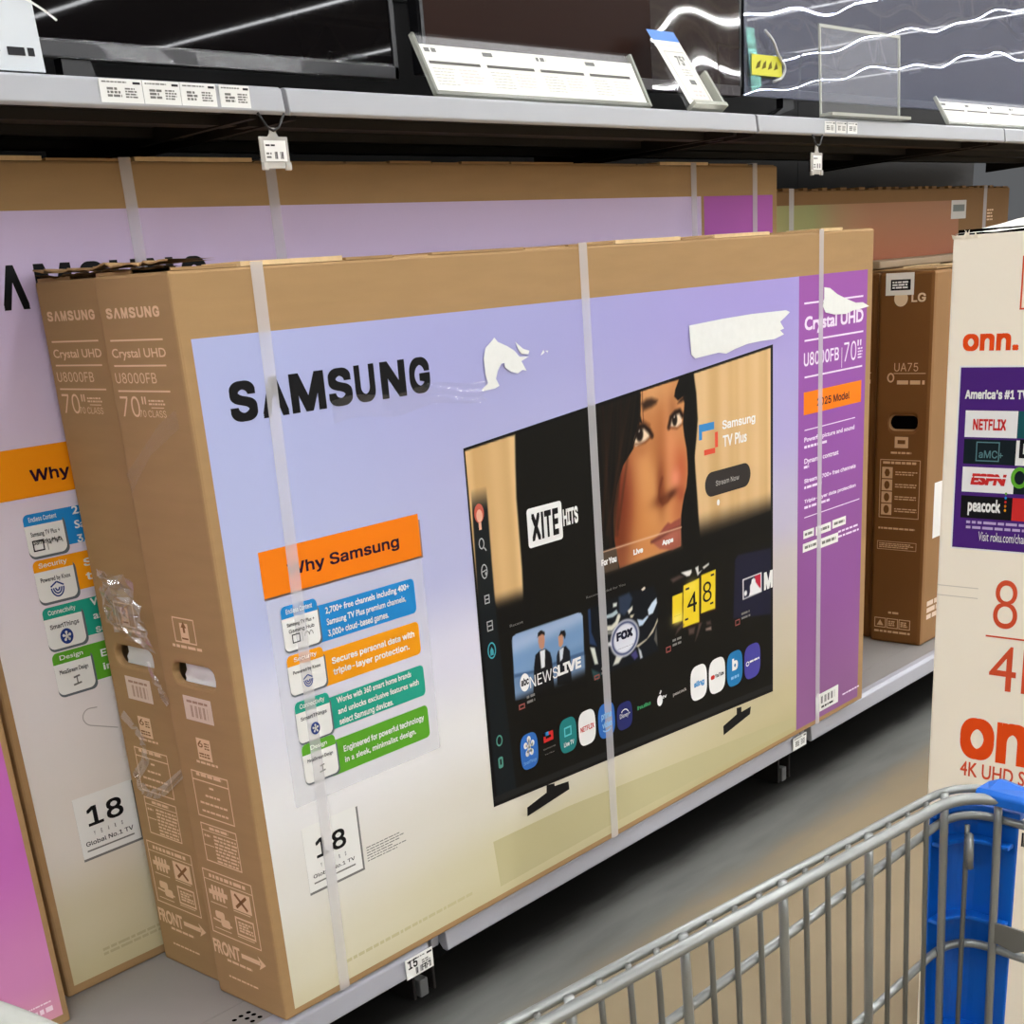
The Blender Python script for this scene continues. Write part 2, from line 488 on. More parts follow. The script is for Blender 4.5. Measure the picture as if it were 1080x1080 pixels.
LAMP = glow('white_lamp_diffuser', (250, 252, 255), STRIP_POWER)
LAMP_BODY = mat('lamp_housing', (225, 225, 225), .5, .3)
def make_lamp():
    t = thing('ceiling_light', 'long white strip light hung under the store roof, seen mirrored in the television screens', 'ceiling light',
              (0, 0, 4.66), 'strip lights under the roof')
    a = MB(); a.box(-.07, .07, -27, 5, .01, .09, LAMP_BODY); a.build('housing', t)
    b = MB()
    y = -27
    while y < 4.9:
        b.box(-.05, .05, y, min(y + 2.38, 5), .004, .012, LAMP); y += 2.44
    b.build('diffuser', t)
    for yy in (-24, -14, -4):
        c = MB(); c.box(-.01, .01, yy, yy + .02, .09, 1.34, LAMP_BODY); c.build('hanger', t)
    return t
def copy_tree(o, parent=None):
    c = o.copy(); COL.objects.link(c)
    if parent is not None: c.parent = parent
    for ch in list(o.children): copy_tree(ch, c)
    return c
lamp = make_lamp()
for i, x in enumerate((-9.5, -5.5, -2.0, 1.5, 5.0, 8.0, 10.3, 13.3, 16.9, 20.6, 25.0, 30.5)):
    o = lamp if i == 0 else copy_tree(lamp)
    o.location.x = x
TRUSS = mat('white_painted_truss', (222, 222, 224), .5, .3)
def make_truss():
    a = MB()
    a.box(-13, 35, -.04, .04, 5.0, 5.07, TRUSS); a.box(-13, 35, -.04, .04, 5.92, 5.99, TRUSS)
    x = -13.0
    while x < 34:
        a.tube([(x, 0, 5.03), (x + .8, 0, 5.95), (x + 1.6, 0, 5.03)], .025, TRUSS, 6); x += 1.6
    return a.build('roof_truss')
tr = tag(make_truss(), 'white open web roof truss high under the ceiling, seen mirrored in the television screens', 'roof truss', 'roof trusses')
tr.location.y = -6
for y in (-11, -16, -21):
    c = tr.copy(); COL.objects.link(c); c.location.y = y

# ------------------------------------------------------------------ shelving
JOINTS = (-2.105, -.885, .335, 1.555, 2.775, 3.995)
BASE_LABEL = ['grey bottom shelf section at the far left under the pink-sided television box',
              'grey bottom shelf section under the front box left end, 15 tag on its lip',
              'grey bottom shelf section under the middle and right end of the front television box',
              'grey bottom shelf section with the brown box standing end-on at its front edge',
              'grey bottom shelf section furthest right, behind the white box']
UP_LABEL = ['grey upper shelf section furthest left behind the white card',
            'grey upper shelf section carrying four white price labels',
            'grey upper shelf section with the wide clear sign holder on it',
            'grey upper shelf section under the plastic-wrapped television, with three small labels',
            'grey upper shelf section at the far right end']
def shelf_section(x0, x1, k):
    t = thing('bottom_shelf', BASE_LABEL[k], 'shelf', (x0, 0, 0), 'bottom shelf sections')
    L = x1 - x0; pro = .012 if k == 1 else 0.0
    a = MB(); a.box(.002, L - .002, .035, .758, DZ - .03, DZ - .0006, DECK)
    a.box(.002, L - .002, .105, .112, DZ - .002, DZ, DECK)
    a.build('deck', t)
    a = MB()                                     # rolled front lip
    prof = [(.035, DZ), (.022 - pro, DZ - .003), (.014 - pro, DZ - .010), (.010 - pro, DZ - .042), (.016 - pro, DZ - .046), (.024, DZ - .044), (.035, DZ - .03)]
    a.prism([(.02, y, z) for y, z in prof], (L - .05, 0, 0), STEEL_LIP)
    a.build('front_lip', t, .002)
    a = MB(); a.box(.001, .020, .03, .10, DZ - .038, DZ - .006, STEEL_LIP); a.build('joint_bracket', t, .004)
    a = MB()
    a.box(.001, .008, .09, .16, 0, DZ - .035, SHELF_DARK); a.box(.050, .057, .09, .16, 0, DZ - .035, SHELF_DARK)
    a.box(.008, .050, .155, .16, 0, DZ - .035, SHELF_DARK)
    a.box(.016, .036, .088, .15, 0, .034, mat('dull_grey_foot', (110, 110, 108), .6, .2))
    a.build('foot', t, .002)
    a = MB(); a.box(.001, L - .001, .17, .18, 0, DZ - .03, mat('black_kick_plate', (14, 14, 14), .8, .1)); a.build('kick_plate', t)
    a = MB(); a.box(x0 + .001, x1 - .001, .762, .79, 0, 2.3, BACK)
    for z in (.5, .9, 1.3, 1.7): a.box(x0 + .001, x1 - .001, .7605, .763, z, z + .012, BACK)
    o = a.build('wall_panel'); o['kind'] = 'structure'
    # upper shelf
    u = thing('upper_shelf', UP_LABEL[k], 'shelf', (x0, 0, 0), 'upper shelf sections')
    zt = DZ + 1.275
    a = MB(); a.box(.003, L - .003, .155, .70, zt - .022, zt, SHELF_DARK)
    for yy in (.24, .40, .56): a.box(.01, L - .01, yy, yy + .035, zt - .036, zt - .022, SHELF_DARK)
    x = .03
    while x < L - .03:
        a.box(x, x + .009, .166, .174, zt - .0235, zt - .022, HOLE); x += .018
    a.build('shelf_deck', u)
    a = MB()
    prof = [(.155, zt + .002), (.146, zt + .002), (.141, zt - .001), (.137, zt - .029), (.141, zt - .033), (.155, zt - .031)]
    a.prism([(.004, y, z) for y, z in prof], (L - .008, 0, 0), STEEL)
    a.build('price_channel', u, .0015)
    for xx in (.03, L - .042):
        a = MB(); a.prism([(xx, .17, zt - .022), (xx, .70, zt - .022), (xx, .70, zt - .055), (xx, .60, zt - .05), (xx, .17, zt - .035)], (.012, 0, 0), SHELF_DARK)
        a.build('bracket', u)
    return t, u
for k in range(5): shelf_section(JOINTS[k], JOINTS[k + 1], k)
# perforations punched in the deck near the front left corner of the front box
g = MB()
for (x, y) in [(-0.0446, 0.0684), (-0.0314, 0.0697), (-0.0175, 0.0691), (-0.0302, 0.0562), (-0.0168, 0.0572), (-0.0303, 0.0430), (-0.0160, 0.0433)]:
    g.add([(x + .004 * math.cos(q * PI / 5), y + .004 * math.sin(q * PI / 5), DZ + .0014) for q in range(10)], [tuple(range(10))], HOLE)
for b in bpy.data.objects:
    if b.name.startswith('bottom_shelf') and abs(b.location.x + .885) < .01: host = b
o = g.build('vent_hole', host); o.location.x = .885; o['kind'] = 'stuff'

# ------------------------------------------------------------------ television boxes
def carton(parent, w, d, h, m, m_end=None, hole=None, bevel=.004):
    bm = bmesh.new()
    V = [bm.verts.new(p) for p in [(0, 0, 0), (w, 0, 0), (w, d, 0), (0, d, 0), (0, 0, h), (w, 0, h), (w, d, h), (0, d, h)]]
    for f in [(0, 3, 2, 1), (4, 5, 6, 7), (0, 1, 5, 4), (1, 2, 6, 5), (2, 3, 7, 6)]: bm.faces.new([V[k] for k in f])
    if hole is None:
        fe = [bm.faces.new([V[k] for k in (3, 0, 4, 7)])]
    else:
        cu, cv, hw, hh = hole; R = []
        for k in range(28):
            t = 2 * PI * k / 28
            R.append(bm.verts.new((0, d - (cu + (hw - hh) * (1 if math.cos(t) >= 0 else -1) + hh * math.cos(t)), cv + hh * math.sin(t))))
        ee = [bm.edges.get((V[a], V[b])) for a, b in ((3, 0), (0, 4), (4, 7), (7, 3))]
        re = [bm.edges.new((R[k], R[(k + 1) % 28])) for k in range(28)]
        r = bmesh.ops.triangle_fill(bm, edges=ee + re, use_beauty=True)
        fe = [q for q in r['geom'] if isinstance(q, bmesh.types.BMFace)]
        R2 = [bm.verts.new((.012, v.co.y, v.co.z)) for v in R]
        for k in range(28):
            bm.faces.new([R[k], R[(k + 1) % 28], R2[(k + 1) % 28], R2[k]])
    if m_end:
        for f in fe: f.material_index = 1
    bmesh.ops.recalc_face_normals(bm, faces=bm.faces)
    me = bpy.data.meshes.new('carton'); bm.to_mesh(me); bm.free()
    me.materials.append(m)
    if m_end: me.materials.append(m_end)
    o = link('carton', me, parent)
    b = o.modifiers.new('edge', 'BEVEL'); b.width = bevel; b.segments = 2; b.limit_method = 'ANGLE'; b.angle_limit = math.radians(60)
    return o

def top_flaps(parent, w, d, h, seed, torn=True, x1=None):
    """folded top closure: a slab with interlocking tabs along the front edge and a ragged open left end"""
    r = random.Random(seed); a = MB(); x = .006
    while x < w - .02:
        L = min(r.uniform(.07, .22), w - .004 - x)
        up = r.choice((.0035, .006, .002))
        a.box(x, x + L - .006, .0015 if up > .003 else .004, d * .5, h, h + up, CARD_EDGE if up > .005 else CARD)
        x += L
    a.box(.004, w - .004, d * .5, d - .003, h, h + .004, CARD)
    o = a.build('top_flap', parent)
    if torn:
        b = MB()
        n = 16
        b.box(.006, .016, .004, d - .006, h - .001, h + .0045, CARD_TORN_AND_GAP_SHADE)  # dark strip put in for the shade of the torn gap
        # ragged upper layers curling over the torn end
        for layer, (zz, th, xs) in enumerate(((h + .0095, .0022, -.001), (h + .004, .0016, .0005))):
            P = []
            for k in range(n + 1):
                y = .003 + (d - .006) * k / n
                P.append((xs + r.uniform(-.004, .006), y, zz + r.uniform(-.0016, .0022) + (.002 if k > n - 4 else 0)))
            Q = [((.07 if layer == 0 else .022) + r.uniform(-.004, .008), p[1], zz + (.0 if layer == 0 else -.001)) for p in P]
            vs = P + Q + [(p[0], p[1], p[2] + th) for p in P] + [(p[0], p[1], p[2] + th) for p in Q]
            m_ = n + 1; fs = []
            for k in range(n):
                fs += [(k, k + 1, m_ + k + 1, m_ + k), (2 * m_ + k, 3 * m_ + k, 3 * m_ + k + 1, 2 * m_ + k + 1), (k, 2 * m_ + k, 2 * m_ + k + 1, k + 1)]
            b.add(vs, fs, CARD if layer == 0 else CARD_TORN_AND_GAP_SHADE)
        b.build('torn_flap', parent)
    return o

def strap(parent, x0, x1, d, h, dx=0.0, m=None, name='strap'):
    a = MB(); m = m or STRAP; t = .0012; e = .0016
    P = [(-e, .001), (-e, h + .005), (d + e, h + .005), (d + e, .001)]
    for (y0, z0), (y1, z1) in zip(P, P[1:]):
        s0 = dx if z0 < .01 else 0; s1 = dx if z1 < .01 else 0
        a.add([(x0 + s0, y0, z0), (x1 + s0, y0, z0), (x1 + s1, y1, z1), (x0 + s1, y1, z1)], [(0, 1, 2, 3)], m)
    return a.build(name, parent)

SAM = 'SΛMSUNG'
def maker_logo(p, cells, v0, v1, m, l=2, bold=.031):
    for ch, (a, b) in zip(SAM, cells): p.text(ch, (a, v0), (b, v1), m, l, bold, fit='box')

def card(parent, name, tabTL, tabBR, barTR, barBR, colr, head, sub, lines, icon, to3, sc=1.0):
    p = Print(to3)
    r = .008 * sc
    x0, y1 = tabTL; x1, y0 = tabBR
    p.rrect((x1 - .012, barTR[1]), barBR, r, colr, 3, corners=(0, 1, 1, 0))
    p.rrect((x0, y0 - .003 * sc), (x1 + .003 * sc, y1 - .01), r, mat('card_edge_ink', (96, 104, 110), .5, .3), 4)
    p.rrect((x0, y0), (x1, y1), r, WHITE, 5)
    hh = (y1 - y0) * .27
    p.rrect((x0, y1 - hh), (x1, y1), r, colr, 6, corners=(1, 1, 0, 0))
    w = x1 - x0; mx = (x0 + x1) / 2
    hw = min(w * .36, .0026 * len(head) * sc)
    p.text(head, (mx - hw, y1 - hh * .68), (mx + hw, y1 - hh * .28), WHITE, 7, .01)
    yy = y1 - hh - .0125 * sc
    for s_ in sub:
        hw = min(w * .38, .0023 * len(s_) * sc)
        p.text(s_, (mx - hw, yy), (mx + hw, yy + .0052 * sc), DARKTXT, 7, .012); yy -= .0095 * sc
    iy = y0 + (y1 - y0) * .25; k = .0085 * sc
    if icon == 'game':
        p.frame((mx - 2.2 * k, iy - k * .75), (mx - .5 * k, iy + k * .75), .0016 * sc, DARKTXT, 7)
        p.line([(mx, iy - k * .8), (mx, iy + k * .8)], .0008 * sc, GREYTXT, 7)
        p.ring((mx + 1.0 * k, iy - k * .1), k * .55, k * .75, .0012 * sc, GREYTXT, 7, 16, 0, PI)
        p.ring((mx + 1.9 * k, iy - k * .1), k * .45, k * .75, .0012 * sc, GREYTXT, 7, 16, 0, PI)
    elif icon == 'shield':
        for q in (1.3, .9, .5): p.ring((mx, iy + k * .3), k * q * .8, k * q, .0018 * sc, NAVY, 7, 16, PI, 2 * PI)
        p.line([(mx - k * 1.0, iy + k * .5), (mx, iy + k * 1.1), (mx + k * 1.0, iy + k * .5)], .0018 * sc, NAVY, 7)
    elif icon == 'hub':
        p.oval((mx, iy), k * 1.0, k * 1.1, NAVY, 7)
        for q in range(5):
            t = PI / 2 + q * 2 * PI / 5
            p.oval((mx + math.cos(t) * k * .5, iy + math.sin(t) * k * .55), k * .2, k * .22, WHITE, 8, 10)
            p.line([(mx, iy), (mx + math.cos(t) * k * .5, iy + math.sin(t) * k * .55)], .002 * sc, WHITE, 8)
    else:
        p.line([(mx - k * .3, iy + k * .55), (mx + k * .7, iy + k * .7)], .0022 * sc, GREYTXT, 7)
        p.line([(mx + k * .2, iy + k * .6), (mx + k * .2, iy - k * .3)], .0016 * sc, GREYTXT, 7)
        p.line([(mx - k * .5, iy - k * .5), (mx + k * .8, iy - k * .35)], .0022 * sc, GREYTXT, 7)
    if lines:
        n = len(lines); st = .0165 * sc; yb = (barTR[1] + barBR[1]) / 2 + (n - 1) * st / 2 - .0045 * sc
        full = barTR[0] - x1 - .03 * sc; longest = max(len(q) for q in lines)
        for q in lines:
            p.text(q, (x1 + .014 * sc, yb), (x1 + .014 * sc + full * len(q) / longest, yb + .0092 * sc), WHITE, 5, .02); yb -= st
    return p.build(name, parent)

CARDS = [('Endless Content', ['Samsung TV Plus +', 'Gaming Hub'], ['2,700+ free channels including 400+', 'Samsung TV Plus premium channels,', '3,000+ cloud-based games.'], 'game'),
         ('Security', ['Powered by Knox'], ['Secures personal data with', 'triple-layer protection.'], 'shield'),
         ('Connectivity', ['SmartThings'], ['Works with 360 smart home brands', 'and unlocks exclusive features with', 'select Samsung devices.'], 'hub'),
         ('Design', ['MetalStream Design'], ['Engineered for powerful technology', 'in a sleek, minimalist design.'], 'stand')]
CARD_COL = [BLUE, AMBER, TEAL, GREEN]

def sticker18(parent, quad, b18, glob, to3, name='award_sticker'):
    p = Print(to3)
    x0 = (quad[0][0] + quad[3][0]) / 2; x1 = (quad[1][0] + quad[2][0]) / 2
    y1 = (quad[0][1] + quad[1][1]) / 2; y0 = (quad[2][1] + quad[3][1]) / 2
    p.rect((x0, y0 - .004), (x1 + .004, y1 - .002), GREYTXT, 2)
    p.rect((x0, y0), (x1, y1), WHITE, 3)
    p.text('18', b18[0], b18[1], BLACK, 4, .014)
    p.text('Global No.1 TV', glob[0], glob[1], DARKTXT, 4, .012)
    w = glob[1][0] - glob[0][0]
    gap = b18[0][1] - glob[1][1]
    for k, c in enumerate('YEARS'):
        cx = glob[0][0] + w * (.2 + .145 * k)
        p.text(c, (cx, glob[1][1] + gap * .32), (cx + w * .028, glob[1][1] + gap * .62), DARKTXT, 4, .01, fit='box')
    p.line([(glob[0][0], glob[0][1] - .008), (glob[1][0], glob[0][1] - .008)], .0025, GREYTXT, 4)
    return p.build(name, parent)

# ---- front box: the 70 inch television in the middle of the picture
B1W, B1D, B1H = 1.796, .165, 1.05
def end_print(parent):
    """pale printing on the narrow brown end"""
    p = Print(E3(B1D)); m = PALE
    lw = .0022
    lb, rt = [(0.0165, 0.9987), (0.1370, 1.0115)]
    w = (rt[0] - lb[0]); c = []
    for k in range(7): c.append((lb[0] + w * (k / 7 + .008), lb[0] + w * ((k + 1) / 7 - .016)))
    maker_logo(p, c, lb[1], rt[1], m, 1, .03)
    for seg in ([(0.0163, 0.9742), (0.1329, 0.9703)], [(0.0151, 0.9429), (0.1316, 0.9393)], [(0.0143, 0.9116), (0.1309, 0.9077)]):
        yy = (seg[0][1] + seg[1][1]) / 2
        p.rect((seg[0][0], yy - lw / 2), (seg[1][0], yy + lw / 2), m)
    q = [(0.0152, 0.9512), (0.1349, 0.9622)]; p.text('Crystal UHD', q[0], q[1], m, 1, .012)
    q = [(0.0133, 0.9195), (0.1055, 0.9322)]; p.text('U8000FB', q[0], q[1], m, 1, .0)
    q = [(0.0150, 0.8774), (0.0739, 0.9030)]; p.text('70"', q[0], q[1], m, 1, -.012)
    q = [(0.0793, 0.8917), (0.1156, 0.8999)]; p.bars(q[0], q[1], 2, m, 1)
    q = [(0.0836, 0.8886), (0.1117, 0.8889)]; p.rect((q[0][0], q[0][1]), (q[1][0], q[0][1] + .0012), m)
    q = [(0.0553, 0.8774), (0.1142, 0.8859)]; p.text('70 CLASS', q[0], q[1], m, 1, .0)
    # handling marks
    q = [(0.0465, 0.6103), (0.0968, 0.5741)]; p.frame(q[0], q[1], .002, m)
    q = [(0.0620, 0.6027), (0.0810, 0.5756)]; p.rect(q[0], q[1], m)
    cx = (q[0][0] + q[1][0]) / 2; cy = (q[0][1] + q[1][1]) / 2; k = .008
    BR = mat('brown_gap_in_print', (140, 98, 60), .75, .15)
    p.poly([(cx - k * .8, cy + k * .9), (cx, cy + k * 2), (cx + k * .8, cy + k * .9)], BR, 2); p.rect((cx - k * .3, cy), (cx + k * .3, cy + k), BR, 2)
    p.rect((cx - k * .9, cy - k * 1.2), (cx + k * .9, cy - k * .9), BR, 2)
    q = [(0.0379, 0.5691), (0.1074, 0.5690)]; p.bars((q[0][0], q[1][1] - .004), (q[1][0], q[1][1] + .003), 1, m, 1, .6, .02)
    q = [(0.0546, 0.4338), (0.0874, 0.4008)]; p.rect(q[0], q[1], m)
    a, b = q; ww = b[0] - a[0]; hh = a[1] - b[1]
    p.text('6', (a[0] + ww * .1, a[1] - hh * .42), (a[0] + ww * .45, a[1] - hh * .1), BR, 2, .01, fit='box')
    p.bars((a[0] + ww * .1, b[1] + hh * .1), (b[0] - ww * .1, b[1] + hh * .35), 2, BR, 2)
    p.bars((a[0] + ww * .55, b[1] + hh * .5), (b[0] - ww * .1, a[1] - hh * .15), 3, BR, 2)
    q = [(0.0472, 0.3942), (0.0983, 0.3952)]; p.bars((q[0][0], q[1][1] - .002), (q[1][0], q[1][1] + .004), 1, m, 1, .6, .02)
    qa = [(0.0282, 0.3801), (0.1156, 0.3074)]; p.frame(qa[0], qa[1], .002, m)
    q = [(0.0302, 0.3673), (0.1133, 0.3646)]; yy = (q[0][1] + q[1][1]) / 2; p.rect((qa[0][0], yy - .001), (qa[1][0], yy + .001), m)
    p.bars((qa[0][0] + .012, yy + .006), (qa[1][0] - .012, yy + .013), 1, m, 1, .7, .05)
    x0, x1 = qa[0][0], qa[1][0]; h = yy - qa[1][1]
    for k, (ww, f) in enumerate(((.12, .85), (.4, .62), (.75, .4), (.72, .18))):
        mx_ = (x0 + x1) / 2; p.bars((mx_ - ww * (x1 - x0) / 2, qa[1][1] + h * (f - .04)), (mx_ + ww * (x1 - x0) / 2, qa[1][1] + h * (f + .04)), 1, m, 1, .7, .02)
    qb = [(0.0291, 0.2970), (0.1148, 0.2339)]; p.frame(qb[0], qb[1], .002, m)
    x0, y1 = qb[0]; x1, y0 = qb[1]; h = y1 - y0
    p.rect((x0, y1 - h * .2), (x1, y1 - h * .2 + .0015), m); p.rect((x0, y1 - h * .58), (x0 + .025, y1 - h * .58 + .0015), m)
    p.bars((x0 + .02, y1 - h * .15), (x1 - .02, y1 - h * .06), 1, m, 1, .8, .05)
    p.bars((x0 + (x1 - x0) * .32, y0 + h * .03), (x1 - .003, y1 - h * .24), 8, m, 1, .55, .1)
    p.bars((x0 + .005, y1 - h * .36), (x0 + .02, y1 - h * .28), 1, m, 1, .7, .02)
    qc = [(0.0119, 0.2181), (0.1313, 0.1094)]; p.frame(qc[0], qc[1], .002, m)
    x0, y1 = qc[0]; x1, y0 = qc[1]; h = y1 - y0; ww = x1 - x0
    p.rect((x0, y1 - h * .16), (x1, y1 - h * .16 + .0015), m); p.bars((x0 + .015, y1 - h * .12), (x1 - .015, y1 - h * .05), 1, m, 1, .8, .05)
    for i, (fx, fy) in enumerate(((.26, .66), (.73, .66), (.26, .26), (.73, .26))):
        cx = x0 + ww * fx; cy = y0 + h * fy; a = ww * .19; b = h * .145
        if i == 1:
            p.rect((cx - a, cy - b), (cx + a, cy + b), m); p.line([(cx - a * .6, cy - b * .7), (cx + a * .6, cy + b * .7)], .005, BR, 2); p.line([(cx - a * .6, cy + b * .7), (cx + a * .6, cy - b * .7)], .005, BR, 2)
        elif i == 0:
            p.rect((cx - a, cy - b * .25), (cx + a, cy + b * .25), m, 1.5)
            for k in (-.55, -.18, .18, .55): p.rrect((cx + a * (k - .12), cy - b * .8), (cx + a * (k + .12), cy + b * .8), .003, m)
        elif i == 2:
            p.rrect((cx - a * .7, cy), (cx + a * .3, cy + b * .8), .004, m); p.rrect((cx - a * .2, cy - b * .8), (cx + a * .8, cy + b * .1), .004, m, 1.5); p.line([(cx - a, cy - b * .2), (cx + a, cy - b * .5)], .003, m, 2)
        else:
            p.frame((cx - a, cy - b), (cx + a, cy + b), .003, m); p.bars((cx - a * .7, cy - b * .6), (cx + a * .8, cy + b * .6), 4, m, 1, .7, .3)
        p.rect((cx - a, cy - b * 1.22), (cx + a * .8, cy - b * 1.12), m)
    lb, rt = [(0.0073, 0.0728), (0.0734, 0.0970)]
    p.text('FRONT', lb, rt, m, 1, .03)
    q = [(0.0766, 0.0823), (0.1321, 0.0892)]; yy = (q[0][1] + q[1][1]) / 2
    p.rect((q[0][0], yy - .004), (q[1][0] - .01, yy + .004), m); p.poly([(q[1][0] - .014, yy - .012), (q[1][0] + .004, yy), (q[1][0] - .014, yy + .012), (q[1][0] - .008, yy)], m, 1.5)
    q = [(0.0372, 0.0651), (0.0999, 0.0682)]; yy = (q[0][1] + q[1][1]) / 2; p.bars((q[0][0], yy - .003), (q[1][0], yy + .003), 1, m, 1, .7, .02)
    q = [(0.0348, 0.0374), (0.1085, 0.0385)]; yy = (q[0][1] + q[1][1]) / 2; p.bars((q[0][0], yy - .0025), (q[1][0], yy + .0025), 1, m, 1, .6, .02)
    return p.build('end_print', parent)

def end_label(parent):
    p = Print(E3(B1D)); LP = mat('pale_brown_label', (226, 204, 184), .6, .2); BR2 = mat('label_print_brown', (176, 140, 118), .7, .2)
    q = [(0.0402, 0.4960), (0.1059, 0.4951), (0.1055, 0.4594), (0.0405, 0.4593)]
    x0 = (q[0][0] + q[3][0]) / 2; x1 = (q[1][0] + q[2][0]) / 2; y1 = (q[0][1] + q[1][1]) / 2; y0 = (q[2][1] + q[3][1]) / 2
    p.rect((x0, y0), (x1, y1), LP, 1)
    w = x1 - x0; h = y1 - y0
    p.bars((x0 + w * .12, y1 - h * .28), (x1 - w * .12, y1 - h * .14), 1, BR2, 2, .7, .02)
    p.code((x0 + w * .2, y0 + h * .15), (x1 - w * .15, y1 - h * .36), BR2, 2, 22)
    return p.build('shipping_label', parent)

FOAM = mat('white_foam_bag', (248, 250, 248), .35, .4)
q = [(0.0253, 0.5282), (0.1249, 0.5264)]
HOLE_C = ((q[0][0] + q[1][0]) / 2, (q[0][1] + q[1][1]) / 2); HOLE_W = (q[1][0] - q[0][0]) / 2
def liner(parent, d):
    a = MB(); n = 12; r = random.Random(3); vs = []; fs = []
    for j in range(n + 1):
        for i in range(n + 1):
            u = HOLE_C[0] + (i / n - .42) * HOLE_W * 1.9; v = HOLE_C[1] + (j / n - .5) * .07 - .012
            vs.append((.0135 + .012 * (1 - j / n) * 0 + .014 * max(0, (j / n - .5))  + r.uniform(-.002, .002), d - u, v))
    for j in range(n):
        for i in range(n): fs.append((j * (n + 1) + i, j * (n + 1) + i + 1, (j + 1) * (n + 1) + i + 1, (j + 1) * (n + 1) + i))
    a.add(vs, fs, FOAM, True)
    a.box(.05, .06, .004, d - .004, HOLE_C[1] - .06, HOLE_C[1] + .06, HOLE)
    return a.build('foam_liner', parent)

box70 = thing('television_box', 'front brown television box with lilac artwork, torn white patches and a printed television picture', 'box',
              (0, 0, DZ), 'large television boxes with lilac artwork')
carton(box70, B1W, B1D, B1H, CARD, CARD, (HOLE_C[0], HOLE_C[1], HOLE_W, .0155))
top_flaps(box70, B1W, B1D, B1H, 4)
liner(box70, B1D)
end_print(box70); end_label(box70)
for x0, x1, sx in ((.1245, .1445, -.018), (.789, .810, .009), (1.560, 1.578, .008)): strap(box70, x0, x1, B1D, B1H, sx)

# artwork of the front panel
ART = art('lilac_to_cream_artwork',
    [[(.0, (214, 206, 172)), (.07, (222, 216, 192)), (.2, (229, 227, 220)), (.33, (235, 235, 236)), (.46, (222, 223, 236)), (.6, (184, 191, 228)), (.95, (172, 179, 220))],
     [(.0, (202, 193, 152)), (.08, (209, 202, 168)), (.2, (219, 214, 200)), (.33, (230, 229, 228)), (.46, (219, 217, 232)), (.6, (184, 186, 222)), (.95, (166, 167, 214))],
     [(.0, (188, 178, 132)), (.1, (200, 189, 150)), (.25, (204, 194, 172)), (.4, (200, 192, 190)), (.5, (190, 184, 206)), (.7, (176, 168, 216)), (.95, (164, 152, 214))]],
    'X', [.05, .5, 1.45])
p = Print(F3); p.rect((.0185, .0125), (1.484, .970), ART, 1)
p.build('front_artwork', box70)
PURP = art('purple_artwork', [[(.0, (146, 98, 146)), (.35, (142, 84, 150)), (.7, (148, 84, 166)), (.95, (156, 88, 168))]], 'X', [0])
p = Print(F3)
p.rect((1.484, .0125), (1.770, .970), PURP, 1)
def hl(seg, w, m, l=2):
    yy = (seg[0][1] + seg[1][1]) / 2; p.rect((seg[0][0], yy - w / 2), (seg[1][0], yy + w / 2), m, l)
hl([(1.5044, 0.9175), (1.7519, 0.9183)], .0035, PURPLE_TXT)
hl([(1.5067, 0.8455), (1.7556, 0.8467)], .0035, PURPLE_TXT)
hl([(1.5079, 0.7735), (1.7543, 0.7756)], .0035, PURPLE_TXT)
q = [(1.5064, 0.8659), (1.7545, 0.8923)]; p.text('Crystal UHD', q[0], q[1], PURPLE_TXT, 2, .03)
q = [(1.5047, 0.7964), (1.6498, 0.8225)]; p.text('U8000FB', q[0], q[1], PURPLE_TXT, 2, .012)
q = [(1.6618, 0.7792), (1.6602, 0.8202)]; p.rect((q[0][0], q[0][1]), (q[0][0] + .002, q[1][1]), PURPLE_TXT, 2)
q = [(1.6723, 0.7905), (1.7263, 0.8289)]; p.text('70', q[0], q[1], PURPLE_TXT, 2, -.012)
q = [(1.7306, 0.8179), (1.7483, 0.8300)]; p.text('"', q[0], q[1], PURPLE_TXT, 2, .0, fit='box')
q = [(1.7332, 0.7907), (1.7535, 0.8151)]; p.bars(q[0], q[1], 4, PURPLE_TXT, 2, .5, .05)
q = [(1.5056, 0.7450), (1.7551, 0.6970)]; q2 = [(1.7526, 0.7449), (1.5063, 0.6991)]
p.rect((q[0][0], q2[1][1]), (q2[0][0], q[0][1]), ORANGE, 2)
q = [(1.5599, 0.7121), (1.6997, 0.7275)]; p.text('2025 Model', q[0], q[1], PLUM, 3, .012)
hl([(1.5097, 0.6692), (1.7277, 0.6673)], .002, PURPLE_TXT)
hl([(1.5116, 0.4858), (1.7560, 0.4864)], .002, PURPLE_TXT)
q = [(1.5090, 0.6441), (1.7252, 0.6535)]; p.text('Powerful picture and sound', q[0], q[1], PURPLE_TXT, 2, .025)
q = [(1.5097, 0.5992), (1.6559, 0.6099)]; p.text('Dynamic contrast', q[0], q[1], PURPLE_TXT, 2, .025)
q = [(1.5104, 0.5590), (1.7350, 0.5676)]; p.text('Stream 2,700+ free channels', q[0], q[1], PURPLE_TXT, 2, .025)
q = [(1.5111, 0.5166), (1.7371, 0.5239)]; p.text('Triple-layer data protection', q[0], q[1], PURPLE_TXT, 2, .025)
for a, b in ([(1.5092, 0.6291), (1.6048, 0.6355)], [(1.5082, 0.5877), (1.5297, 0.5933)], [(1.5106, 0.5448), (1.5861, 0.5477)], [(1.5114, 0.5026), (1.6222, 0.5055)]):
    p.bars(a, (b[0], a[1] + .009), 1, PURPLE_TXT, 2, .6, .03)
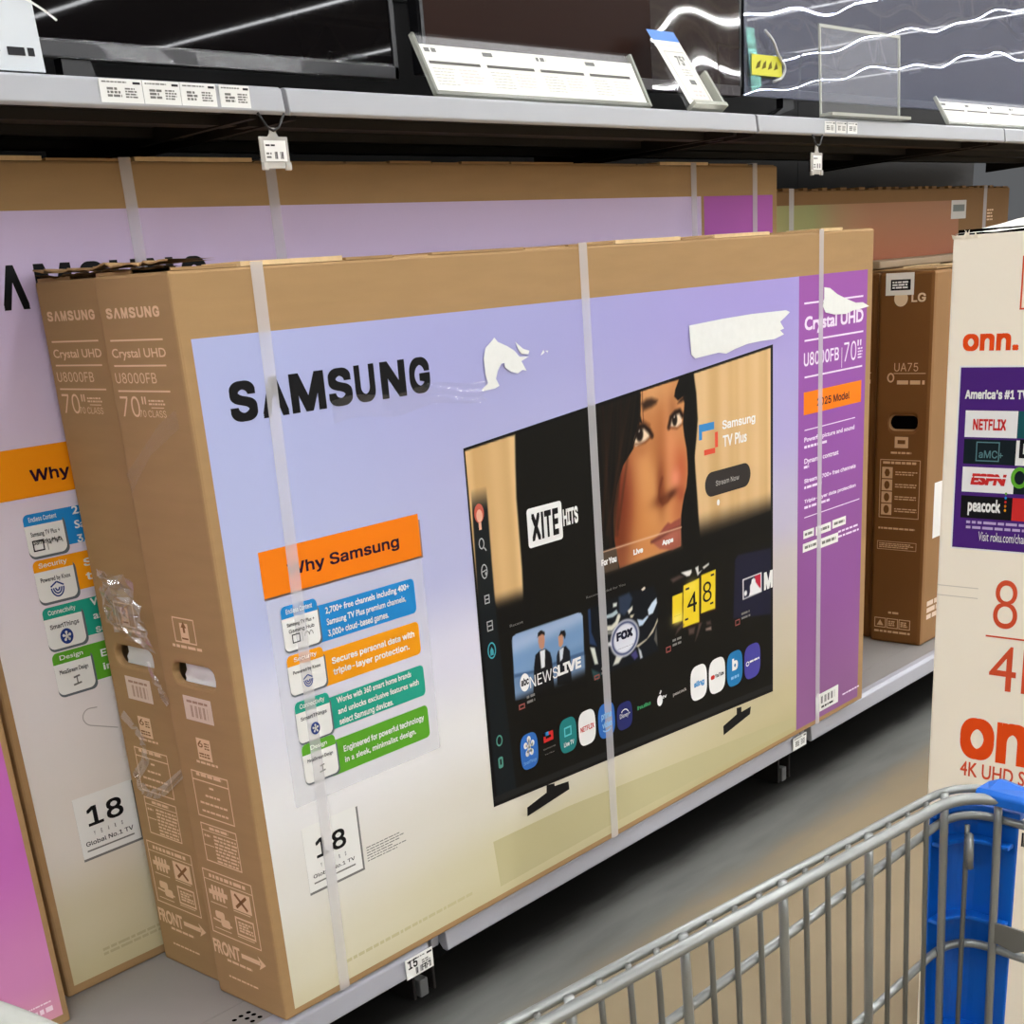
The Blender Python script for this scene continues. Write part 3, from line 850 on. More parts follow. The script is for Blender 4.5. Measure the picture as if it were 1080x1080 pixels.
for a, b in ([(1.5086, 0.4581), (1.5537, 0.4406)], [(1.5611, 0.4575), (1.6275, 0.4383)], [(1.6337, 0.4589), (1.6948, 0.4402)], [(1.5066, 0.4303), (1.5714, 0.4117)], [(1.5783, 0.4280), (1.6608, 0.4070)]):
    p.rect(a, b, WHITE, 2); w = b[0] - a[0]; h = a[1] - b[1]
    p.bars((a[0] + w * .12, b[1] + h * .3), (b[0] - w * .12, a[1] - h * .3), 1, GREYTXT, 3, .8, .02)
q = [(1.6613, 0.4290), (1.7591, 0.4238)]; p.bars((q[0][0], q[1][1] - .012), (q[1][0], q[1][1] + .01), 2, PURPLE_TXT, 2, .4, .1)
q = [(1.6958, 0.0378), (1.7770, 0.0376)]; yy = (q[0][1] + q[1][1]) / 2; p.bars((q[0][0], yy - .003), (q[1][0], yy + .003), 1, PURPLE_TXT, 2, .6, .02)
q = [(1.5694, 0.0714), (1.6743, 0.0671), (1.6736, 0.0245), (1.5682, 0.0279)]
x0, x1 = q[0][0], q[1][0]; y1 = (q[0][1] + q[1][1]) / 2; y0 = (q[2][1] + q[3][1]) / 2
p.rect((x0, y0), (x1, y1), WHITE, 3); p.code((x0 + (x1 - x0) * .2, y0 + .018), (x1 - (x1 - x0) * .15, y1 - .008), DARKTXT, 4, 22)
p.bars((x0 + (x1 - x0) * .25, y0 + .005), (x1 - (x1 - x0) * .2, y0 + .013), 1, DARKTXT, 4, .6, .05)
p.build('side_artwork', box70)

p = Print(F3)
cells = [(.0620, .1060), (.1135, .1575), (.1630, .2235), (.2295, .2730), (.2790, .3170), (.3285, .3770), (.3850, .4270)]
maker_logo(p, cells, .8635, .9140, BLACK, 2, .032)
p.build('maker_lettering', box70)

p = Print(F3)
q = [(0.0719, 0.6941), (0.3739, 0.6930), (0.3743, 0.6294), (0.0739, 0.6304)]
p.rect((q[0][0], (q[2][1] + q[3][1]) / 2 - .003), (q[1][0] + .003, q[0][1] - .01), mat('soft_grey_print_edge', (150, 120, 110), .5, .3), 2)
p.rect((q[0][0], (q[2][1] + q[3][1]) / 2), (q[1][0], (q[0][1] + q[1][1]) / 2), ORANGE, 3)
q = [(0.1171, 0.6524), (0.3298, 0.6688)]; p.text('Why Samsung', q[0], q[1], PLUM, 4, .018)
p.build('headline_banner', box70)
p = Print(F3); q = [(0.0735, 0.6285), (0.3732, 0.3406)]; x0 = q[0][0]
p.rrect((q[0][0], q[1][1] - .02), (q[1][0], q[0][1] + .002), .004, mat('pale_panel_print', (238, 239, 244), .5, .15, alpha=.38), 2); p.build('backing_panel_print', box70)
C4 = [([(0.0947, 0.6131), (0.1599, 0.5491), (0.3568, 0.6007), (0.3521, 0.5474)]), ([(0.0936, 0.5430), (0.1602, 0.4850), (0.3571, 0.5338), (0.3524, 0.4823)]), ([(0.0958, 0.4746), (0.1599, 0.4124), (0.3561, 0.4646), (0.3533, 0.4154)]), ([(0.0975, 0.4096), (0.1612, 0.3498), (0.3593, 0.3991), (0.3535, 0.3460)])]
for q, cc, dd in zip(C4, CARD_COL, CARDS):
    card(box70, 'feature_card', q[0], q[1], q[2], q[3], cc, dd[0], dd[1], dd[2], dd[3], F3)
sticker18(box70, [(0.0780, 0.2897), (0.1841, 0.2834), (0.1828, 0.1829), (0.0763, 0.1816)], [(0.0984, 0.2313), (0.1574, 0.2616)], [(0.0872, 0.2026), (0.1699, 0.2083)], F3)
p = Print(F3)
q = [(0.1949, 0.2080), (0.3449, 0.2033), (0.1926, 0.1872)]; p.bars((q[0][0], q[2][1]), (q[1][0] - .06, q[0][1] + .006), 6, GREYTXT, 2, .35, .45)
q = [(0.2561, 0.0127), (0.3451, 0.0140)]; yy = .045
GH = mat('ghost_print', (198, 190, 148), .5, .15)
p.bars((.12, .040), (.42, .048), 1, GH, 2, .7, .02)
p.build('fine_print', box70)

# torn white patches left by ripped-off tape
for pts in ([(0.5712, 0.9279), (0.5785, 0.9209), (0.5999, 0.9127), (0.6156, 0.9048), (0.6270, 0.8947), (0.6488, 0.8932), (0.6304, 0.8878), (0.6414, 0.8721), (0.6311, 0.8745), (0.6201, 0.8702), (0.6039, 0.8745), (0.5903, 0.8823), (0.5902, 0.8889), (0.5828, 0.8882), (0.5736, 0.8787), (0.5682, 0.8675), (0.5750, 0.8564), (0.5645, 0.8535), (0.5382, 0.8525), (0.5325, 0.8544), (0.5495, 0.8629), (0.5451, 0.8763), (0.5439, 0.8996), (0.5497, 0.9144), (0.5647, 0.9233)],
            [(1.0940, 0.9064), (1.2027, 0.9102), (1.3029, 0.9118), (1.4308, 0.9103), (1.4456, 0.9057), (1.4272, 0.8972), (1.4089, 0.8902), (1.4236, 0.8765), (1.4090, 0.8740), (1.4237, 0.8656), (1.3872, 0.8594), (1.3372, 0.8599), (1.2885, 0.8586), (1.2476, 0.8533), (1.2142, 0.8475), (1.1880, 0.8515), (1.1493, 0.8498), (1.1114, 0.8481), (1.0993, 0.8559)],
            [(1.5811, 0.9446), (1.6043, 0.9419), (1.6370, 0.9278), (1.6794, 0.9156), (1.7164, 0.9064), (1.7476, 0.9053), (1.7765, 0.8955), (1.7357, 0.8924), (1.7048, 0.8916), (1.6745, 0.8867), (1.6265, 0.8886), (1.5882, 0.8953), (1.5763, 0.9083), (1.5816, 0.9243)]):
    p = Print(F3); p.poly(pts, TORN, 9); p.build('torn_patch', box70)
p = Print(F3); p.poly([(0.6190, 0.9176), (0.6366, 0.9056), (0.6510, 0.9018), (0.6483, 0.8967), (0.6315, 0.8982), (0.6241, 0.9067)], TORN, 9)
p.poly([(0.6770, 0.8923), (0.6852, 0.9001), (0.6878, 0.8959), (0.6814, 0.8930)], TORN, 9); p.poly([(0.6894, 0.8984), (0.6968, 0.8978), (0.6947, 0.8945)], TORN, 9)
p.build('paper_scrap', box70)
# strip of clear tape with a loose crumpled end
q = [(0.2303, 0.8509), (0.5341, 0.8730), (0.5401, 0.8514), (0.2367, 0.8577)]
a = MB(); nx, ny = 40, 8; r = random.Random(5); vs = []; fs = []
x0, x1 = q[0][0], q[1][0]; y0 = .842; y1 = .872
for j in range(ny + 1):
    for i in range(nx + 1):
        u = x0 + (x1 - x0) * i / nx; v = y0 + (y1 - y0) * j / ny + .004 * math.sin(i * .3)
        k = max(0, (i / nx - .55) / .45) ** 1.5
        vs.append((u, -.0028 - k * (.005 + .007 * math.sin(j * 1.9 + i * .35)) - .0006 * r.random(), v))
for j in range(ny):
    for i in range(nx): fs.append((j * (nx + 1) + i, j * (nx + 1) + i + 1, (j + 1) * (nx + 1) + i + 1, (j + 1) * (nx + 1) + i))
a.add(vs, fs, TAPE, True); a.build('packing_tape', box70)
p = Print(E3(B1D)); q = [(-0.0005, 0.8016), (0.0944, 0.8682), (0.1373, 0.8877), (0.1389, 0.8645), (0.0656, 0.8289), (0.0051, 0.7765)]; p.poly(q, film('dull_tape_on_end', .96, .4, tint=(226, 206, 180), body=.10), 5); p.build('packing_tape', box70)

# ------------------------------------------------------------------ printed television picture on the front box
TU0, TU1, TV0, TV1 = .4835, 1.3835, .135, .848
# outline of the printed set (its lower edge slopes a little in the print)
tq = [(0.4807, 0.7736), (1.3834, 0.8499), (1.3842, 0.1329), (0.4874, 0.1776)]
TU0 = (tq[0][0] + tq[3][0]) / 2; TU1 = (tq[1][0] + tq[2][0]) / 2
TBL = tq[3][1]; TBR = tq[2][1]; TTL = tq[0][1]; TTR = tq[1][1]
p = Print(F3); p.poly([(TU0, TBL), (TU1, TBR), (TU1, TTR), (TU0, TTL)], BLACK, 3)
# stand legs in the print
for pts in ([(0.6224, 0.1710), (0.6440, 0.1677), (0.6440, 0.1624), (0.6828, 0.1584), (0.6839, 0.1426), (0.5667, 0.1311), (0.5675, 0.1476), (0.6210, 0.1574)], [(1.2394, 0.1365), (1.2577, 0.1340), (1.2575, 0.1225), (1.2947, 0.1240), (1.2914, 0.1080), (1.1890, 0.0914), (1.1877, 0.1117), (1.2391, 0.1226)]):
    p.poly(pts, BLACK, 3)
p.poly([(0.4754, 0.1162), (0.6804, 0.1107), (1.3842, 0.0566), (1.4772, 0.0445), (1.4774, 0.0241), (0.7870, 0.0303), (0.4847, 0.0276)], mat('pale_khaki_print', (192, 184, 142), .5, .12), 2)
tvp = p.build('television_picture', box70)

INKS = ink_material()
R = Raster(TU0 + .003, min(TBL, TBR) + .004, TU1 - .003, max(TTL, TTR) - .004, 520, 400, (19, 18, 15))
TAN = (224, 187, 132); TAN2 = (206, 168, 112); BLK = (17, 16, 14)
# wooden wall at the left and right of the portrait
wl = [(0.4812, 0.7726), (0.6039, 0.7784), (0.5998, 0.7308), (0.5965, 0.6802), (0.5970, 0.6419), (0.5975, 0.6030), (0.5979, 0.5637), (0.5957, 0.5099), (0.5349, 0.5046), (0.5262, 0.5287), (0.5158, 0.5185), (0.4776, 0.5194)]
R.poly(wl, TAN, .003)
for (x, w_, c) in ((500, .016, (214, 172, 118)), (512, .010, (232, 197, 146)), (524, .014, (213, 174, 116)), (536, .012, (234, 200, 142))):
    R.poly([(0.4812, 0.7726), (0.6039, 0.7784), (0.5957, 0.5099), (0.5304, 0.5057)], TAN, .002, 0)
wr = [(1.1067, 0.8237), (1.3774, 0.8455), (1.3769, 0.5259), (1.2410, 0.5211), (1.1170, 0.5161), (1.1125, 0.5678), (1.1104, 0.5969), (1.1037, 0.6704), (1.1113, 0.7042), (1.1174, 0.7396), (1.1145, 0.7860)]
R.poly(wr, (222, 186, 136), .003)
def streaks(win, u0, u1, n, seed):
    r = random.Random(seed); w, a = R.cover(win, .003)
    for k in range(n):
        u = r.uniform(u0, u1); s_ = r.uniform(.004, .02); c = r.choice(((236, 203, 152), (205, 164, 108), (214, 176, 122), (198, 158, 104)))
        g_ = np.exp(-((R.U[w] - u) / s_) ** 2) * a * r.uniform(.2, .5); R._mix(w, g_, c)
streaks(wl, wl[0][0], wl[4][0], 16, 2); streaks(wr, wr[0][0], wr[1][0], 18, 3)
q = [(0.5279, 0.5626), (0.5265, 0.4923)]; R.fade([(0.4664, 0.6058), (0.6263, 0.6054), (0.6115, 0.4640), (0.4494, 0.4716)], BLK, (q[0][0], [(0.5717, 0.5407)][0][1]), (q[0][0], [(0.5679, 0.5066)][0][1]))
q = [(1.2246, 0.5577), (1.2236, 0.5111)]; R.fade([(1.0785, 0.5915), (1.3771, 0.5990), (1.3769, 0.4829), (1.0740, 0.4841)], BLK, (1.2, [(1.3734, 0.5995)][0][1] * 0 + q[0][1] + .012), (1.2, q[1][1] + .0))
# left menu strip
sb = [(0.4927, 0.7119), (0.5279, 0.7137), (0.5274, 0.6543), (0.5270, 0.5937), (0.5273, 0.5284), (0.5316, 0.3940), (0.5440, 0.1802), (0.4880, 0.1821), (0.4848, 0.4309)]
sb0 = [(0.4862, 0.6940), (0.5258, 0.6963), (0.5255, 0.6845), (0.5440, 0.1802), (0.4878, 0.1805)]
w, a = R.cover(sb, .002); q = [(0.5012, 0.7106), (0.5032, 0.6735)]
R._mix(w, a * np.clip((q[0][1] - R.V[w]) / (q[0][1] - q[1][1]), 0, 1) * .97, (22, 27, 30))
# the portrait: long dark hair around a warm lit face
face = [(0.9371, 0.8080), (1.0005, 0.8127), (1.0596, 0.8161), (1.0469, 0.7998), (1.0437, 0.7891), (1.0546, 0.7805), (1.0702, 0.7854), (1.0750, 0.7726), (1.0716, 0.7561), (1.0681, 0.7377), (1.0718, 0.7146), (1.0783, 0.6908), (1.0807, 0.6674), (1.0804, 0.6441), (1.0753, 0.6215), (1.0671, 0.6072), (1.0600, 0.5888), (1.0551, 0.5719), (1.0526, 0.5466), (1.0539, 0.5143), (0.8610, 0.5115), (0.8548, 0.5299), (0.8493, 0.5650), (0.8498, 0.6134), (0.8621, 0.6555), (0.8828, 0.6889), (0.9154, 0.7134), (0.9325, 0.7547), (0.9365, 0.7794)]
SK = (206, 142, 88)
fc = R.cover(face, .002)
R.poly(face, SK, .002)
def fb(x, y, rx, ry, c, al, ang=0.0, hard=1.0):
    R.blob((x, y), rx, ry, c, al, ang, hard, clip=fc)
for pt, rx, ry, c, al, an in (
    ([(0.9874, 0.8061)], .050, .030, (222, 166, 112), .8, .2),
    ([(0.8941, 0.6281)], .045, .07, (190, 112, 62), .5, 0),
    ([(0.9466, 0.6571)], .055, .07, (220, 158, 98), .7, 0), ([(0.9156, 0.5716)], .070, .06, (206, 138, 76), .7, 0),
    ([(0.9816, 0.7042)], .022, .045, (170, 104, 58), .6, .0), ([(0.9996, 0.7352)], .020, .06, (158, 92, 52), .55, .0),
    ([(1.0063, 0.6782)], .018, .055, (176, 98, 58), .5, .0), ([(1.0309, 0.7049)], .020, .060, (226, 150, 104), .65, .0),
    ([(1.0589, 0.6551)], .026, .050, (186, 84, 54), .75, 0), ([(1.0393, 0.6427)], .016, .018, (232, 146, 116), .85, 0),
    ([(0.9941, 0.6345)], .014, .045, (112, 50, 26), .8, 0), ([(0.9974, 0.6109)], .030, .012, (96, 42, 22), .75, .1),
    ([(1.0285, 0.6159)], .018, .008, (52, 20, 12), .9, .2), ([(1.0568, 0.6089)], .016, .016, (150, 70, 46), .7, 0),
    ([(1.0282, 0.5824)], .014, .030, (214, 140, 88), .6, 0), ([(0.9517, 0.5262)], .060, .030, (196, 122, 62), .6, 0),
    ([(1.0486, 0.5789)], .020, .03, (178, 96, 60), .6, 0), ([(0.9587, 0.7514)], .030, .030, (176, 112, 66), .5, 0),
    ([(1.0374, 0.7676)], .016, .030, (150, 92, 56), .6, 0), ([(0.9372, 0.7103)], .030, .016, (170, 104, 62), .55, 0),
    ([(0.8755, 0.6460)], .040, .10, (132, 58, 36), .9, .0), ([(0.8578, 0.5971)], .036, .12, (108, 47, 28), .9, .0), ([(0.8620, 0.5437)], .022, .06, (120, 56, 30), .7, .0)):
    fb(pt[0][0], pt[0][1], rx, ry, c, al, an)
# brows
R.poly([(0.9433, 0.7876), (0.9581, 0.7931), (0.9739, 0.7932), (0.9914, 0.7876), (0.9873, 0.7826), (0.9730, 0.7781), (0.9488, 0.7751)], (40, 24, 16), .006, .92)
R.poly([(1.0537, 0.7750), (1.0620, 0.7826), (1.0757, 0.7870), (1.0753, 0.7781), (1.0644, 0.7756)], (44, 28, 20), .004, .9)
# eyes
R.poly([(0.9141, 0.7216), (0.9215, 0.7398), (0.9332, 0.7466), (0.9470, 0.7463), (0.9592, 0.7386), (0.9682, 0.7289), (0.9570, 0.7231), (0.9409, 0.7190), (0.9218, 0.7161)], (238, 214, 184), .0015)
q = [(0.9344, 0.7363)]; R.blob(q[0], .0115, .0135, (26, 16, 12), 1, 0, 4.0); R.blob((q[0][0] - .001, q[0][1] + .008), .003, .005, (240, 230, 215), 1, 0, 3)
R.line([(0.9101, 0.7268), (0.9236, 0.7432), (0.9384, 0.7496), (0.9509, 0.7480), (0.9642, 0.7379), (0.9714, 0.7285)], .010, (28, 15, 10), .95, .003)
R.line([(0.9140, 0.7208), (0.9314, 0.7192), (0.9505, 0.7203), (0.9675, 0.7276)], .005, (96, 52, 30), .7, .003)
R.line([(0.9306, 0.7549), (0.9476, 0.7564), (0.9648, 0.7477)], .006, (120, 70, 40), .7, .003)
R.poly([(1.0259, 0.7374), (1.0340, 0.7524), (1.0469, 0.7583), (1.0582, 0.7585), (1.0652, 0.7494), (1.0647, 0.7382), (1.0524, 0.7330)], (236, 212, 182), .0015)
q = [(1.0430, 0.7476)]; R.blob(q[0], .0085, .0115, (24, 15, 11), 1, 0, 4.0); R.blob((q[0][0] - .001, q[0][1] + .007), .003, .004, (240, 230, 215), 1, 0, 3)
R.line([(1.0239, 0.7366), (1.0313, 0.7528), (1.0449, 0.7600), (1.0597, 0.7613), (1.0674, 0.7521)], .009, (28, 15, 10), .95, .003)
R.line([(1.0259, 0.7363), (1.0489, 0.7319), (1.0654, 0.7373)], .004, (110, 60, 36), .7, .003)
# nose outline and lips
R.line([(0.9982, 0.6491), (0.9893, 0.6314), (0.9872, 0.6165), (0.9970, 0.6025), (1.0125, 0.6053), (1.0264, 0.6139)], .005, (92, 40, 20), .7, .004)
R.poly([(0.9578, 0.5399), (0.9794, 0.5475), (1.0001, 0.5601), (1.0125, 0.5657), (1.0218, 0.5620), (1.0342, 0.5649), (1.0535, 0.5670), (1.0526, 0.5466), (1.0525, 0.5146), (1.0248, 0.5120), (0.9846, 0.5218)], (150, 76, 62), .003)
R.line([(0.9591, 0.5396), (0.9891, 0.5425), (1.0163, 0.5485), (1.0527, 0.5497)], .006, (84, 32, 28), .9, .003)
R.blob([(1.0191, 0.5349)][0], .030, .012, (178, 98, 84), .7, .25)
# hair edges laid back over the face
R.poly([(0.8052, 0.8000), (0.9371, 0.8080), (0.9430, 0.8038), (0.9375, 0.7757), (0.9436, 0.7533), (0.9339, 0.7581), (0.9166, 0.7314), (0.9090, 0.7106), (0.8828, 0.6889), (0.8641, 0.6588), (0.8516, 0.6205), (0.8464, 0.5843), (0.8503, 0.5535), (0.8597, 0.5117), (0.8060, 0.5171)], BLK, .002)
R.line([(0.9402, 0.8076), (0.9388, 0.7756), (0.9320, 0.7475), (0.9153, 0.7207)], .004, (30, 20, 14), 1, .001); R.line([(0.9470, 0.8076), (0.9465, 0.7783), (0.9474, 0.7528)], .002, (60, 36, 24), .8, .001)
for k in range(14):
    t = k / 13; c = (38 + 10 * (k % 3), 28 + 5 * (k % 2), 20)
    a0 = [(0.8162, 0.7935)]; b0 = [(0.9274, 0.8019)]; a1 = [(0.8148, 0.5529)]; b1 = [(0.8525, 0.5831)]
    R.line([(a0[0][0] * (1 - t) + b0[0][0] * t, a0[0][1] * (1 - t) + b0[0][1] * t), (a1[0][0] * (1 - t) + b1[0][0] * t + .02 * math.sin(k), a1[0][1] * (1 - t) + b1[0][1] * t)], .004, c, .55, .004)
R.poly([(1.0596, 0.8161), (1.1069, 0.8209), (1.1132, 0.7701), (1.1138, 0.7320), (1.1049, 0.6832), (1.1044, 0.6327), (1.1078, 0.5766), (1.1125, 0.5112), (1.0524, 0.5126), (1.0546, 0.5462), (1.0612, 0.5846), (1.0767, 0.6213), (1.0838, 0.6592), (1.0800, 0.6982), (1.0723, 0.7259), (1.0773, 0.7629), (1.0771, 0.7891), (1.0546, 0.7805), (1.0437, 0.7883), (1.0482, 0.7996)], BLK, .002)
# menu tabs over the lower face
tb = [(0.7995, 0.5492), (1.0548, 0.5493), (1.0591, 0.5053), (0.8038, 0.5009)]
w, a = R.cover(tb, .001); R._mix(w, a * .16, (210, 160, 120))
R.line([(0.7995, 0.5492), (1.0548, 0.5493)], .003, (222, 180, 150), .8)
R.poly([(0.8020, 0.5470), (0.8542, 0.5469), (0.8571, 0.5104), (0.8046, 0.5110)], (96, 80, 66), .001, .75)
R.fade([(0.7841, 0.5254), (1.0761, 0.5346), (1.0861, 0.3885), (0.7811, 0.3885)], BLK, (1, [(0.9263, 0.5172)][0][1]), (1, [(0.9250, 0.4964)][0][1]))
R.poly([(0.7824, 0.5055), (0.8794, 0.5058), (1.0591, 0.5071), (1.1167, 0.5088), (1.1220, 0.4745), (0.7920, 0.4555)], BLK, .004)
# tile: two news presenters
tile = [(0.5612, 0.4520), (0.5634, 0.4571), (0.5719, 0.4591), (0.7325, 0.4578), (0.7433, 0.4557), (0.7483, 0.4487), (0.7450, 0.3236), (0.5579, 0.3472)]
R.poly(tile, (126, 156, 192), .001)
w, a = R.cover(tile, .001)
q = [(0.6399, 0.4591), (0.6335, 0.3956), (0.6279, 0.3404)]
for c, v, s_ in (((150, 174, 208), q[0][1], .03), ((112, 148, 190), q[1][1] + .02, .02), ((166, 184, 212), q[1][1] + .05, .012), ((96, 132, 172), q[1][1] - .012, .01)):
    R._mix(w, a * np.exp(-((R.V[w] - v - .06 * (R.U[w] - q[0][0])) / s_) ** 2) * .7, c)
R.poly([(0.5597, 0.3931), (0.6116, 0.3862), (0.7041, 0.3868), (0.7484, 0.3851), (0.7485, 0.3778), (0.7035, 0.3802), (0.6111, 0.3805), (0.5599, 0.3861)], (52, 78, 112), .002, .7)
R.poly([(0.5611, 0.3846), (0.7496, 0.3775), (0.7469, 0.3231), (0.5583, 0.3471)], (104, 128, 160), .003, .55)
R.poly([(0.6034, 0.3402), (0.6109, 0.3922), (0.6164, 0.4117), (0.6286, 0.4167), (0.6443, 0.4158), (0.6550, 0.4070), (0.6587, 0.3938), (0.6592, 0.3699), (0.6608, 0.3312)], (22, 22, 26), .001)
R.poly([(0.6681, 0.3436), (0.6716, 0.3952), (0.6760, 0.4035), (0.6860, 0.4069), (0.6980, 0.4074), (0.7079, 0.3959), (0.7078, 0.3666), (0.7088, 0.3372)], (24, 27, 34), .001)
R.poly([(0.6285, 0.4156), (0.6424, 0.4149), (0.6387, 0.3849), (0.6296, 0.3845)], (232, 234, 238), .001)
R.poly([(0.6797, 0.4049), (0.6921, 0.4065), (0.6867, 0.3865), (0.6799, 0.3835)], (216, 222, 230), .001)
R.poly([(0.6272, 0.4437), (0.6354, 0.4486), (0.6425, 0.4434), (0.6433, 0.4305), (0.6401, 0.4196), (0.6342, 0.4165), (0.6284, 0.4214), (0.6261, 0.4324)], (196, 142, 116), .001)
R.poly([(0.6249, 0.4408), (0.6270, 0.4484), (0.6356, 0.4509), (0.6447, 0.4452), (0.6442, 0.4396), (0.6369, 0.4432), (0.6291, 0.4421)], (26, 20, 18), .001)
R.poly([(0.6791, 0.4286), (0.6867, 0.4327), (0.6927, 0.4277), (0.6914, 0.4138), (0.6843, 0.4080), (0.6790, 0.4122)], (202, 150, 118), .001)
R.poly([(0.6810, 0.4294), (0.6871, 0.4373), (0.6977, 0.4354), (0.6999, 0.4283), (0.6963, 0.4197), (0.6939, 0.4250), (0.6883, 0.4306)], (22, 20, 22), .001)
R.fade([(0.5504, 0.3852), (0.7533, 0.3546), (0.7501, 0.3161), (0.5557, 0.3420)], BLK, (1, [(0.6477, 0.3611)][0][1]), (1, [(0.6451, 0.3356)][0][1]))
# tile: chrome vehicle front behind a round sports badge
R.poly([(0.7631, 0.4550), (0.7706, 0.4584), (0.8711, 0.4620), (0.9625, 0.4570), (0.9721, 0.4332), (0.9682, 0.3299), (0.8970, 0.3259), (0.7698, 0.3292)], (16, 20, 26), .004)
for pts, c, s_ in (([(0.7639, 0.4569), (0.7705, 0.4574), (0.7701, 0.4139), (0.7843, 0.3851), (0.7636, 0.3945)], (38, 58, 92), .002), ([(0.7641, 0.3881), (0.7775, 0.3837), (0.7849, 0.3520), (0.7751, 0.3535)], (214, 218, 208), .002),
    ([(0.8075, 0.4347), (0.8316, 0.4350), (0.8454, 0.4382), (0.8500, 0.4307), (0.8344, 0.4270), (0.8110, 0.4289)], (172, 190, 196), .002), ([(0.8363, 0.4518), (0.8480, 0.4507), (0.8466, 0.4442), (0.8357, 0.4446)], (205, 212, 205), .002),
    ([(0.8538, 0.4595), (0.8848, 0.4611), (0.8944, 0.4483), (0.8827, 0.4296), (0.8683, 0.4222), (0.8534, 0.4300)], (46, 58, 78), .004), ([(0.8784, 0.4284), (0.8935, 0.4346), (0.8930, 0.4272), (0.8821, 0.4212)], (220, 218, 205), .002),
    ([(0.8854, 0.4183), (0.8980, 0.4175), (0.8920, 0.4120), (0.8858, 0.4139)], (225, 215, 185), .002), ([(0.9403, 0.4164), (0.9535, 0.4264), (0.9684, 0.4329), (0.9700, 0.4227), (0.9560, 0.4062), (0.9421, 0.4050)], (200, 216, 232), .002),
    ([(0.9064, 0.4058), (0.9232, 0.4007), (0.9378, 0.4056), (0.9420, 0.4029), (0.9226, 0.3911), (0.9119, 0.3914)], (186, 206, 226), .002), ([(0.9225, 0.4588), (0.9323, 0.4618), (0.9356, 0.4575), (0.9265, 0.4551)], (225, 210, 190), .001),
    ([(0.8989, 0.3563), (0.9352, 0.3627), (0.9581, 0.3793), (0.9698, 0.3931), (0.9703, 0.3874), (0.9538, 0.3692), (0.9314, 0.3592), (0.9058, 0.3524)], (196, 186, 160), .002), ([(0.8278, 0.3375), (0.8392, 0.3530), (0.8578, 0.3471), (0.8450, 0.3373)], (216, 216, 204), .003),
    ([(0.8822, 0.3441), (0.8985, 0.3498), (0.9047, 0.3350), (0.8937, 0.3312)], (70, 66, 120), .003), ([(0.9058, 0.3524), (0.9142, 0.3436), (0.9187, 0.3292), (0.9115, 0.3288)], (190, 196, 200), .002),
    ([(0.7647, 0.3477), (0.7933, 0.3315), (0.7825, 0.3215), (0.7696, 0.3271)], (44, 76, 78), .003), ([(0.9654, 0.3797), (0.9668, 0.3392), (0.9567, 0.3552)], (90, 88, 82), .002)):
    R.poly(pts, c, s_)
R.line([(0.8130, 0.4109), (0.8296, 0.4079), (0.8436, 0.4131), (0.8512, 0.4241)], .010, (214, 212, 196), 1, .002)
R.line([(0.8109, 0.4019), (0.8290, 0.3996), (0.8465, 0.4060)], .006, (150, 150, 142), .9, .002)
R.line([(0.8107, 0.3806), (0.8309, 0.3788)], .008, (200, 200, 200), 1, .002)
q = [(0.8231, 0.3882), (0.9106, 0.3710), (0.8712, 0.4141), (0.8612, 0.3451)]; cc = ((q[0][0] + q[1][0]) / 2, (q[2][1] + q[3][1]) / 2); BRX = (q[1][0] - q[0][0]) / 2; BRY = (q[2][1] - q[3][1]) / 2
R.blob(cc, BRX * 1.02, BRY * 1.02, (214, 216, 226), 1, 0, 12); R.blob(cc, BRX * .91, BRY * .91, (40, 50, 92), 1, 0, 14); R.blob(cc, BRX * .80, BRY * .80, (222, 224, 234), 1, 0, 14)
# tile: number plates
for pts in ([(1.0201, 0.4234), (1.0528, 0.4245), (1.0503, 0.3693), (1.0175, 0.3710)], [(1.0575, 0.4367), (1.1107, 0.4399), (1.1075, 0.3534), (1.0518, 0.3550)], [(1.1185, 0.4443), (1.1680, 0.4450), (1.1644, 0.3676), (1.1149, 0.3690)]):
    R.poly([(a_ + .004, b_ - .004) for a_, b_ in pts], (70, 40, 18), .004, .8); R.poly(pts, (238, 208, 44), .001)
R.blob([(1.0342, 0.3768)][0], .018, .012, (240, 226, 130), .7); R.blob([(1.0841, 0.4286)][0], .02, .014, (246, 224, 96), .6)
for pts in ([(1.0505, 0.4633), (1.0855, 0.4620), (1.0853, 0.4560), (1.0788, 0.4514), (1.0693, 0.4522)], [(1.0981, 0.4630), (1.1087, 0.4645), (1.1095, 0.4522), (1.1209, 0.4535), (1.1058, 0.4457)], [(1.1233, 0.4591), (1.1448, 0.4632), (1.1455, 0.4594), (1.1274, 0.4546)]):
    R.poly(pts, (222, 220, 214), .002)
for pts in ([(1.0333, 0.3575), (1.0522, 0.3640), (1.0561, 0.3594), (1.0266, 0.3469)], [(1.0924, 0.3183), (1.1065, 0.3499), (1.1172, 0.3498), (1.1013, 0.3262)], [(1.0703, 0.3486), (1.0935, 0.3467), (1.0888, 0.3342), (1.0719, 0.3359)], [(1.1323, 0.3475), (1.1475, 0.3464), (1.1495, 0.3384), (1.1342, 0.3408)], [(1.0158, 0.4575), (1.0442, 0.4598), (1.0603, 0.4541), (1.0234, 0.4500)]):
    R.poly(pts, (96, 76, 70), .004, .8)
R.poly([(1.1297, 0.3343), (1.1493, 0.3341), (1.1500, 0.3269), (1.1308, 0.3303)], (176, 150, 140), .003, .8)
